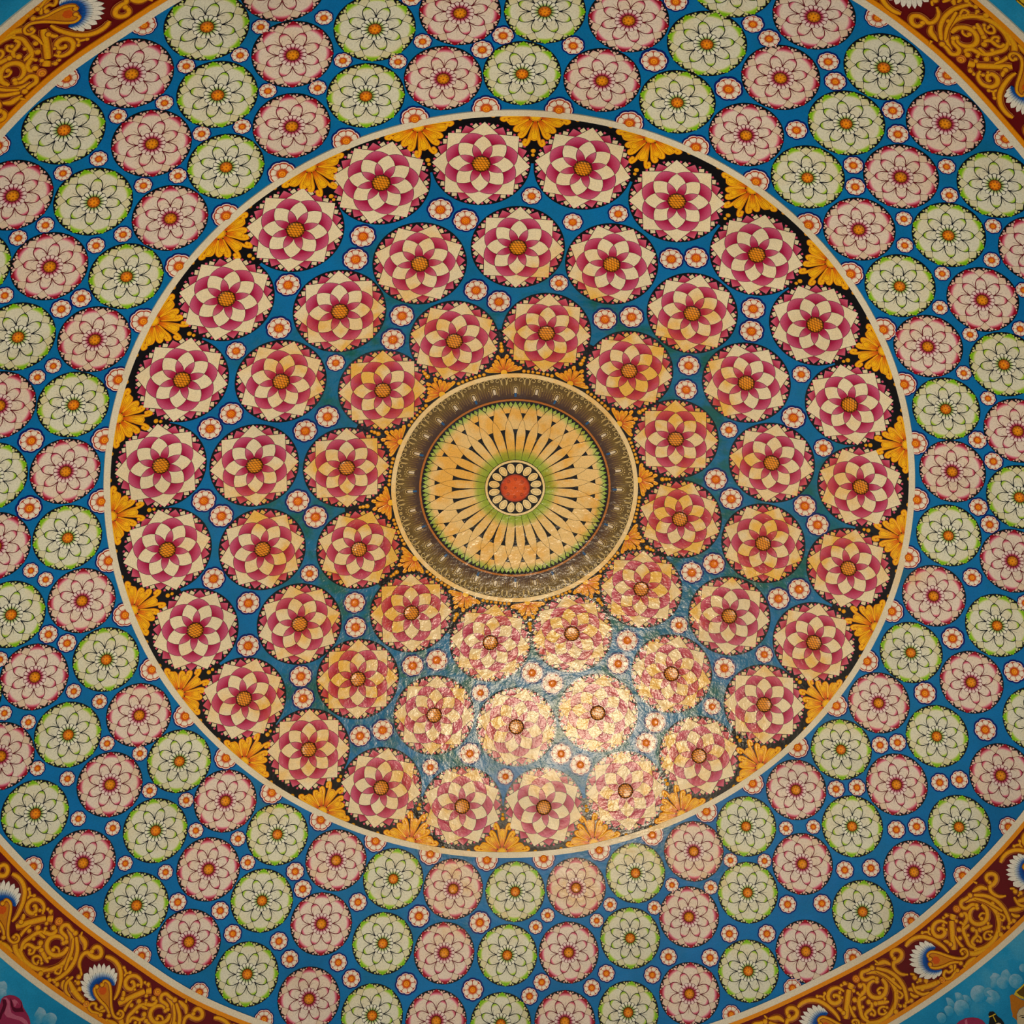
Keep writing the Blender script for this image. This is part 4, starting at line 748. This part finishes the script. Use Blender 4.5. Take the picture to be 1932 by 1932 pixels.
def palmette(P, az, po, spin, h, label, group, beads, wide):
    r = empty('palmette', frame(az, po, spin), label, 'ornament', group); k = h / 0.195
    for nm, a in (('long', 0), ('mid', 38 * wide), ('mid', -38 * wide), ('short', 74 * wide), ('short', -74 * wide)):
        p = part('petal', P[nm], r, radians(a)); part('petal_line', P[nm + '_line'], p); part('petal_edge', P[nm + '_edge'], p)
    for nm, a, s in (('curl_tip-1', -8, 0), ('curl_tip1', 8, 0), ('curl1', 21 * wide, 0), ('curl-1', -21 * wide, 0), ('curl_side-1', 56 * wide, 0), ('curl_side1', -56 * wide, 0), ('curl_side1', 60 * wide, 0), ('curl_side-1', -60 * wide, 0), ('curl_end-1', 88 * wide, 0), ('curl_end1', -88 * wide, 0)):
        part('curl', P[nm], r, radians(-a))
    part('heart', P['core'], r)
    for x, y, s in beads:
        o = part('bead', P['bead'], r)
        c = sph(x, y, 0); o.location = c; o.scale = (s, s, s); o.rotation_euler = (y / RD * -1, x / RD, 0) if False else (-(-y) / RD * -1, x / RD * -1 * -1, 0)
PA = palmette_parts(0.195, M['yellow']); PB_ = palmette_parts(0.120, M['yellow_s'])
Cs = [RING_C[i] for i in clockwise(RING_C)]
for n in range(24):
    a0 = Cs[n][0]; a1 = Cs[(n + 1) % 24][0]; az = (a0 + ((a1 - a0) % 360) / 2) % 360
    palmette(PA, az, 0.5292, 0.0, 0.195, f'yellow palmette under the inner off-white band, {nth(n + 1)} clockwise from top', 'palmettes under the inner band',
             [(0, 0.212, 1.15), (0, 0.238, 0.85), (0.212, 0.006, 1.15), (-0.212, 0.006, 1.15), (0.238, 0.004, 0.85), (-0.238, 0.004, 0.85)], 1.0)
As = [RING_A[i] for i in clockwise(RING_A)]
for n in range(12):
    a0 = As[n][0]; a1 = As[(n + 1) % 12][0]; az = (a0 + ((a1 - a0) % 360) / 2) % 360
    arcb = []
    for q in range(-4, 5):
        d = 0.198 + 0.0 
    bl = [(0, 0.142, 1.25), (0, 0.166, 1.0), (0, 0.185, 0.8)]
    for s in (-1, 1):
        for q in range(4):
            x = s * (0.116 + 0.0255 * q); rr = 0.742; y = sqrt(rr * rr - x * x) - rr
            bl.append((x, -y * -1 + 0.006, 0.95 - 0.05 * q))
    palmette(PB_, az, 0.1690, pi, 0.120, f'yellow palmette on the rim of the central sunflower, {nth(n + 1)} clockwise from top', 'palmettes around the sunflower', bl, 0.96)

# ---------------------------------------------------------------- the central sunflower and its fringed rim
U = 2.0                                                                   # table units to metres
crown = frame(0, 0.0)
sun = empty('sunflower', crown, 'large cream and green sunflower medallion at the crown of the dome', 'medallion')
part('ground', mesh_of('ground', M['black'], lambda b: b.disc(0.2835 * U, 0.0026, 0.002, 96, 8)), sun)
q = lambda a, r: pol(a, r * U)
big = [q(0, 0.2812), q(1.2, 0.2712), q(2.5, 0.2600), q(3.95, 0.2427), q(5.1, 0.2310), q(5.62, 0.2245), q(4.2, 0.2150), q(2.9, 0.2000), q(2.15, 0.1908)]
big = big + [(-x, y) for x, y in big[:0:-1]]
slim = [q(0, 0.2243), q(1.4, 0.2150), q(2.7, 0.2000), q(3.45, 0.1900), q(4.3, 0.1780), q(4.65, 0.1680), q(4.95, 0.1490), q(5.25, 0.1300), q(5.5, 0.1100), q(5.62, 0.0920)]
slim = slim + [(-x, y) for x, y in slim[:0:-1]]
sec = [q(1.65, 0.2432), q(2.85, 0.2590), q(0, 0.2797), q(-2.85, 0.2590), q(-1.65, 0.2432)]
dia = [q(2.85, 0.2605), q(4.15, 0.2715), q(2.95, 0.2805), q(1.6, 0.2715)]
SUNM = [('ray', plate_mesh('ray', M['sun'], big, 0.0042, 0.0008), 0), ('slim_ray', plate_mesh('slim_ray', M['sun'], slim, 0.0042, 0.0008), 0.5),
        ('short_ray', plate_mesh('short_ray', M['sun'], sec, 0.0040, 0.0008), 0.5),
        ('diamond', plate_mesh('diamond', M['sun'], dia, 0.0038, 0.0006), 0), ('diamond', plate_mesh('diamond', M['sun'], [(-x, y) for x, y in dia], 0.0038, 0.0006), 0)]
OFF = radians(2.4)
for k in range(32):
    for nm, me, o in SUNM: part(nm, me, sun, -(k + o) * pi / 16 + OFF)
part('heart_ground', mesh_of('heart_ground', M['black'], lambda b: b.disc(0.0912 * U, 0.0050, 0.0016, 64, 2)), sun)
part('cream_ring', mesh_of('cream_ring', M['seed_cream'], lambda b: b.ring(0.0838 * U, 0.0905 * U, 0.0066, 0.0012, 72)), sun)
b = MB(); b.disc(0.0128 * U, 0.0064, 0.001, 24, 1, 0, 0.0655 * U, shape=None)
def oval(rx, ry, h, cy, n=20, sk=0.12):
    return [(rx * cos(2 * pi * i / n) * (1 + sk * sin(2 * pi * i / n)), cy + ry * sin(2 * pi * i / n)) for i in range(n)]
b = MB(); b.plate(oval(0.0110 * U, 0.0165 * U, 0, 0.0642 * U), 0.0066, 0.001); seed_me = b.mesh('seed', M['seed_cream'])
b = MB(); o1 = oval(0.0070 * U, 0.0120 * U, 0, 0.0642 * U); o2 = oval(0.0062 * U, 0.0112 * U, 0, 0.0642 * U)
for i in range(20): b.plate([o1[i], o1[(i + 1) % 20], o2[(i + 1) % 20], o2[i]], 0.0072, 0.0005)
seed_ln = b.mesh('seed_line', M['seed_line'])
for k in range(16):
    s = part('seed', seed_me, sun, k * pi / 8 + pi / 16 + OFF); part('seed_line', seed_ln, s)
hrt = part('heart', mesh_of('heart', M['sun_core'], lambda b: b.disc(0.0452 * U, 0.0068, 0.001, 48, 3, bulge=0.0006)), sun, label='vermilion heart with small rings')
b = MB()
for k in range(9):
    x, y = (0, 0) if k == 8 else pol(45 * k, 0.029 * U)
    b.ring(0.0022 * U, 0.0030 * U, 0.0080 if k == 8 else 0.0078, 0.001, 12, x, y)
    if k < 8:
        b.ring(0.0046 * U, 0.0052 * U, 0.0078, 0.001, 14, x, y)
part('heart_rings', b.mesh('heart_rings', M['line']), hrt, kind='stuff')

rimo = empty('fringed_rim', crown, 'brown fringed rim with gilt loops encircling the central sunflower', 'ornament')
b = MB(); b.ring(0.2830 * U, 0.2890 * U, 0.0062, 0.005, 144); part('rust_ring', b.mesh('rust_ring', M['orange_ring']), rimo)
def flat_ring(r0, r1, h, mat, name, rows=4, seg=144):
    b = MB(); idx = []
    for s in range(seg):
        a = 2 * pi * s / seg; idx.append([b.vert((r0 + (r1 - r0) * k / rows) * cos(a), (r0 + (r1 - r0) * k / rows) * sin(a), h) for k in range(rows + 1)])
    for s in range(seg):
        for k in range(rows): b.f.append((idx[s][k], idx[s][k + 1], idx[(s + 1) % seg][k + 1], idx[(s + 1) % seg][k]))
    return b.mesh(name, mat, smooth_shade=True)
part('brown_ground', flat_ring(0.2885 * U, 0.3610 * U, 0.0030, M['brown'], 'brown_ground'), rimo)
struct('trim_6', annulus('trim_6', 0.3590 / 2.22263, 0.3722 / 2.22263, 0.0080, M['cream_rim'], rows=2, t=0.007), 'cream rim round the central sunflower')
def strip(b, pts, w, h, k=4):
    Pq = smooth(pts, k)
    for i in range(len(Pq) - 1):
        (x0, y0), (x1, y1) = Pq[i], Pq[i + 1]; dx, dy = x1 - x0, y1 - y0; L = sqrt(dx * dx + dy * dy) or 1; nx, ny = -dy / L * w, dx / L * w
        b.plate([(x0 + nx, y0 + ny), (x0 - nx, y0 - ny), (x1 - nx, y1 - ny), (x1 + nx, y1 + ny)], h, 0.0006)
def polU(a, r): return pol(a, r * U)
bl, bd = MB(), MB()
s_ = 360 / 32
for sg in (-1, 1):
    a = sg * s_ * 0.255; w = 1.25                                          # a hook curling in at its head
    strip(bl, [polU(a + sg * w, 0.338), polU(a + sg * w, 0.349), polU(a + sg * w * 0.6, 0.3555), polU(a, 0.357), polU(a - sg * w * 0.75, 0.3535), polU(a - sg * w * 0.8, 0.348), polU(a - sg * w * 0.2, 0.3455), polU(a + sg * w * 0.2, 0.349)], 0.0015, 0.0042, 3)
a = s_ * 0.5; w = 1.05                                                     # a plain loop between the hooks
strip(bl, [polU(a - w, 0.334), polU(a - w, 0.350), polU(a - w * 0.6, 0.3555), polU(a, 0.357), polU(a + w * 0.6, 0.3555), polU(a + w, 0.350), polU(a + w, 0.334)], 0.0015, 0.0042, 3)
x_, y_ = polU(0, 0.3525); bl.ring(0.0066, 0.0094, 0.0042, 0.0006, 14, x_, y_); bl.disc(0.0026, 0.0042, 0.0006, 8, 1, x_, y_)
strip(bl, [polU(-1.25, 0.306), polU(-1.25, 0.322), polU(-0.8, 0.3285), polU(0, 0.3305), polU(0.8, 0.3285), polU(1.25, 0.322), polU(1.25, 0.306)], 0.0013, 0.0042)
strip(bd, [polU(-2.0, 0.300), polU(-2.0, 0.324), polU(-1.2, 0.333), polU(0, 0.336), polU(1.2, 0.333), polU(2.0, 0.324), polU(2.0, 0.300)], 0.0011, 0.0038)
for i in range(9):
    a = -s_ / 2 + s_ * (i + 0.5) / 9
    if abs(a) < 1.3: continue
    strip(bd, [polU(a, 0.302 + 0.004 * (i % 3)), polU(a, 0.340)], 0.0009, 0.0038, 2)
loop_me = bl.mesh('gilt_loops', M['gilt']); flute_me = bd.mesh('gilt_flutes', M['gilt_dim'])
b = MB(); b.plate([polU(-0.62, 0.308), polU(0.62, 0.308), polU(0.62, 0.320), polU(0.35, 0.3245), polU(-0.35, 0.3245), polU(-0.62, 0.320)], 0.0042, 0.001); slot_me = b.mesh('slot', M['slot'])
b = MB(); b.plate([polU(-0.6, 0.2955), polU(0.6, 0.2955), polU(0.6, 0.3075), polU(-0.6, 0.3075)], 0.0042, 0.001); foot_me = b.mesh('slot_foot', M['slot_blue'])
b = MB()
for i in range(7):
    a = radians(-90 + 30 * i); b.disc(0.0030, 0.0046, 0.001, 8, 1, polU(2.9 * sin(a), 0)[0], (0.3225 + 0.0135 * cos(a)) * U) if False else None
    x, y = polU(2.9 * sin(a) * 0.95, 0.324 + 0.0125 * cos(a)); b.disc(0.0028, 0.0046, 0.001, 8, 1, x, y)
bead_me = b.mesh('gilt_beads', M['gilt'])
for k in range(32):
    a = -k * pi / 16 + OFF
    part('gilt_loops', loop_me, rimo, a, kind='stuff'); part('gilt_flutes', flute_me, rimo, a, kind='stuff'); sl = part('slot', slot_me, rimo, a)
    if k % 2 == 0: part('slot_foot', foot_me, sl)
    if k % 2 == 1 or k % 8 == 2: part('gilt_beads', bead_me, rimo, a, kind='stuff')

# ---------------------------------------------------------------- scroll border
def scroll_meshes():
    L = []
    for pts, ws, b0, b1 in STROKES:
        b = MB(); b.ribbon([tuple(p) for p in pts], [q * 1.5 for q in ws], 0.0024 + 0.0006 * (len(L) % 4), b0 * 1.25, b1 * 1.25, 0.0032); L.append(b.mesh('scroll', M['gold'], smooth_shade=True, edge=True))
    return L
SCROLL = scroll_meshes()
def ringed(r): return mesh_of('button', M['ringed'], lambda b: b.disc(r, 0.006, 0.005, 24, 3, bulge=0.004), smooth_shade=True)
BTN = [ringed(0.0255), ringed(0.0205)]
CUPM = []
for pts, ws, b0, b1 in CUP:
    b = MB(); b.ribbon([tuple(p) for p in pts], ws, 0.0075, b0, b1, 0.0035); CUPM.append(b.mesh('cup_scroll', M['gold'], smooth_shade=True, edge=True))
b = MB(); b.plate([tuple(p) for p in CUP_FILL], 0.0080, 0.004, 0.5); FILLM = b.mesh('cup_body', M['gold'], edge=True)
b = MB(); b.plate([tuple(p) for p in CUP_RED], 0.0088, 0.002); REDM = b.mesh('cup_heart', M['gold_core'])
FANM = []
for i in range(len(FAN_IN) - 1):
    (ax, ay), (bx, by) = FAN_IN[i], FAN_IN[i + 1]; (cx, cy), (dx, dy) = FAN_OUT[i], FAN_OUT[i + 1]
    tx, ty = (cx + dx) / 2, (cy + dy) / 2
    mx, my = (ax + bx) / 2, (ay + by) / 2
    def lp(k, s):   # along the petal, s across
        x0, y0 = ax + (cx - ax) * k, ay + (cy - ay) * k; x1, y1 = bx + (dx - bx) * k, by + (dy - by) * k
        return (x0 + (x1 - x0) * s, y0 + (y1 - y0) * s)
    ix, iy = CUP_FILL[0]
    root0 = (ax + (ix - ax) * 0.75, ay + (iy - ay) * 0.75); root1 = (bx + (ix - bx) * 0.75, by + (iy - by) * 0.75)
    b = MB()
    tip = (tx + (tx - mx) * 0.10, ty + (ty - my) * 0.10)
    rows = [[root0, root1], [lp(0, 0.03), lp(0, 0.97)], [lp(0.35, 0.03), lp(0.35, 0.97)], [lp(0.72, 0.02), lp(0.72, 0.98)], [lp(0.92, 0.14), lp(0.92, 0.86)], [tip, tip]]
    ev = [0.0, 0.08, 0.30, 0.7, 0.9, 1.0]
    idx = [[b.vert(p[0], p[1], 0.0066, e) for p in r] for r, e in zip(rows, ev)]
    low = [[b.vert(p[0], p[1], 0.002, e) for p in r] for r, e in zip(rows, ev)]
    for r in range(5):
        b.f.append((idx[r][0], idx[r][1], idx[r + 1][1], idx[r + 1][0])); b.f.append((idx[r][0], idx[r + 1][0], low[r + 1][0], low[r][0])); b.f.append((idx[r][1], low[r][1], low[r + 1][1], idx[r + 1][1]))
    FANM.append(b.mesh('shell_petal', M['fan'], edge=True))
b = MB()
for i in range(len(FAN_IN) - 1):
    (ax, ay), (bx, by) = FAN_IN[i], FAN_IN[i + 1]; (cx, cy), (dx, dy) = FAN_OUT[i], FAN_OUT[i + 1]
    x0, y0, x1, y1 = (ax + bx) / 2, (ay + by) / 2, (cx + dx) / 2, (cy + dy) / 2
    P0 = (x0 + (x1 - x0) * 0.1, y0 + (y1 - y0) * 0.1); P1 = (x0 + (x1 - x0) * 0.55, y0 + (y1 - y0) * 0.55)
    strip(b, [P0, P1], 0.0009, 0.0074, 2)
FAN_LINE = b.mesh('shell_ribs', M['fan_line'])

BUT = [127.02, 140.06]
def spread(a, b_, n): return [a + (b_ - a) * k / n for k in range(1, n + 1)]
BUT += spread(140.06, 217.47, 6) + [229.94] + spread(229.94, 317.95, 7) + spread(317.95, 394.09, 6) + spread(394.09, 487.02, 7)[:-1]
cn = {}
def corner(az):
    return 'top right' if az < 90 else ('bottom right' if az < 180 else ('bottom left' if az < 270 else 'top left'))
for az in sorted(b_ % 360 for b_ in BUT):
    e0, e1 = E_IN(az) + 0.0135, E_OUT(az) - 0.0125
    po = (e0 + e1) / 2 + 0.0005; sc = (e1 - e0) / 0.0775; sc = max(0.9, min(1.02, sc))
    if not (near(az - 6, po, 200) or near(az + 6, po, 200)): continue
    c = corner(az); vis = shown(az, po, 10) or shown(az - 5, po, 0) or shown(az + 5, po, 0)
    cn[c] = cn.get(c, 0) + (1 if vis else 0)
    cn['x'] = cn.get('x', 0) + (0 if vis else 1)
    tail = f'in the {c} corner, {nth(cn[c])} clockwise' if vis else f"outside the picture, {nth(cn['x'])} clockwise from top"
    mt = frame(az, po, 0.0, sc)
    r = empty('scroll_ornament', mt, f'gold acanthus scrollwork with ringed button {tail}', 'ornament', 'scroll ornaments of the border')
    for me in SCROLL: part('scroll', me, r)
    for (x, y, rr), me in zip(BUTTONS, BTN):
        o = part('button', me, r); o.location = sph(x, y, 0); o.rotation_euler = (-y / RD, x / RD, 0)
    r = empty('shell_ornament', mt, f'white blue-rooted shell fan in gold cup {tail}', 'ornament', 'shell ornaments of the border')
    for me in FANM: part('shell_petal', me, r)
    part('shell_ribs', FAN_LINE, r, kind='stuff'); cu = part('cup', FILLM, r); part('cup_heart', REDM, cu)
    for me in CUPM: part('cup_scroll', me, cu)

# ---------------------------------------------------------------- painted clouds and figures below the border
def cloud_mat():
    m = Mat('painted_cloud', 0.1, 0.5); tc = m.N.new('ShaderNodeTexCoord'); sp = m.N.new('ShaderNodeSeparateXYZ'); m.K.new(tc.outputs['Object'], sp.inputs[0])
    n = m.N.new('ShaderNodeTexNoise'); n.inputs['Scale'].default_value = 26; g = m.N.new('ShaderNodeNewGeometry'); m.K.new(g.outputs['Position'], n.inputs['Vector'])
    a = m.N.new('ShaderNodeMath'); a.operation = 'MULTIPLY_ADD'; m.K.new(sp.outputs[1], a.inputs[0]); a.inputs[1].default_value = 11; m.K.new(n.outputs[0], a.inputs[2])
    return m.ramp(a.outputs[0], [(0.10, (26, 146, 196)), (0.50, (84, 162, 194)), (0.90, (140, 184, 206))])
M['cloud'] = cloud_mat()
PUFFS = [('pale cloud above the dark-haired figure, bottom right corner', 130.6, 0.9420, [(133.55, .9264, .029), (132.47, .9277, .027), (132.05, .9361, .029), (130.56, .9392, .039), (129.72, .9447, .021), (133.83, .9336, .023), (132.69, .9401, .037), (134.79, .9355, .023)]),
         ('pale cloud beside the crowned figure, bottom right corner', 128.4, 0.9440, [(128.66, .9394, .039), (127.37, .9447, .032), (128.12, .9463, .026), (129.8, .9532, .037), (127.05, .9549, .031), (125.73, .9488, .018)]),
         ('pale cloud at the picture foot, bottom left corner', 225.5, 0.9290, [(226.05, .93, .035), (224.92, .9271, .032)]),
         ('pale cloud at the left edge, bottom left corner', 230.2, 0.9330, [(230.36, .9307, .032), (229.91, .9352, .023)])]
def to_local(mt, az, po):
    a = radians(az); p = CEN + RD * Vector((sin(po) * sin(a), -sin(po) * cos(a), cos(po))); v = mt.inverted() @ p
    r = sqrt(v.x ** 2 + v.y ** 2); return (0, 0) if r < 1e-6 else (v.x * math.asin(r / RD) * RD / r, v.y * math.asin(r / RD) * RD / r)
for lab, az, po, L in PUFFS:
    mt = frame(az, po); o = empty('cloud', mt, lab, 'cloud')
    for n, (a, p, r) in enumerate(L):
        x, y = to_local(mt, a, p)
        me = mesh_of('puff', M['cloud'], lambda b: b.disc(r * 1.3, 0.0012 + 0.0004 * n, 0.0006, 28, 2))
        c = part('puff', me, o); c.location = sph(x, y, 0); c.rotation_euler = (-y / RD, x / RD, 0)
        
def poly_part(name, pts, mat, parent, h, t=0.0015):
    b = MB(); b.plate(pts, h, t); return part(name, b.mesh(name, mat), parent)
M['turban'] = flat('plum_cloth', (150, 40, 78), 0.1); M['turban_dark'] = flat('dark_plum_cloth', (84, 4, 34), 0.1); M['turban_light'] = flat('pink_cloth', (190, 96, 124), 0.1)
M['skin'] = flat('pale_skin', (206, 186, 142), 0.2); M['hair'] = flat('black_hair', (22, 20, 16), 0.1); M['crown'] = flat('gold_crown', (186, 112, 14), 0.2)
M['crown_dark'] = flat('dark_gold', (92, 66, 14), 0.2); M['jewel'] = flat('bright_gold', (214, 182, 40), 0.1)
FIG_LABEL = {'crowned': 'painted person in a gold headdress against the sky at the right edge, bottom right corner',
    'dark': 'painted person with beaded black hair beside the gold headdress, bottom right corner',
    'veiled': 'painted person under a plum veil at the picture foot, bottom right corner',
    'turbaned': 'painted person in a plum and pink folded turban, bottom left corner',
    'tiara': 'painted person in a gold tiara against the sky, top right corner'}
FIG_MAT = {'headdress': 'crown', 'tiara': 'crown_dark', 'tiara_edge': 'jewel', 'jewel': 'jewel', 'face': 'skin', 'neck': 'skin', 'ear': 'skin', 'brow': 'hair', 'eye': 'hair', 'hair': 'hair',
    'bead_band': 'jewel', 'bead_drop': 'jewel', 'veil': 'turban', 'veil_fold': 'turban_light', 'turban': 'turban', 'shadow_fold': 'turban_dark', 'shadow_fold2': 'turban_dark', 'light_fold': 'turban_light', 'light_fold2': 'turban_light'}
FIG_H = {'tiara': 0.0030, 'headdress': 0.0036, 'hair': 0.0030, 'veil': 0.0030, 'turban': 0.0030, 'face': 0.0046, 'neck': 0.0026, 'ear': 0.0054, 'brow': 0.0054, 'eye': 0.0054}
for key, (az, po, parts_) in FIGURES.items():
    o = empty('person', frame(az, po), FIG_LABEL[key], 'person', None)
    for nm, pts in parts_.items(): poly_part(nm.rstrip('2'), [tuple(p) for p in pts], M[FIG_MAT[nm]], o, FIG_H.get(nm, 0.0042))
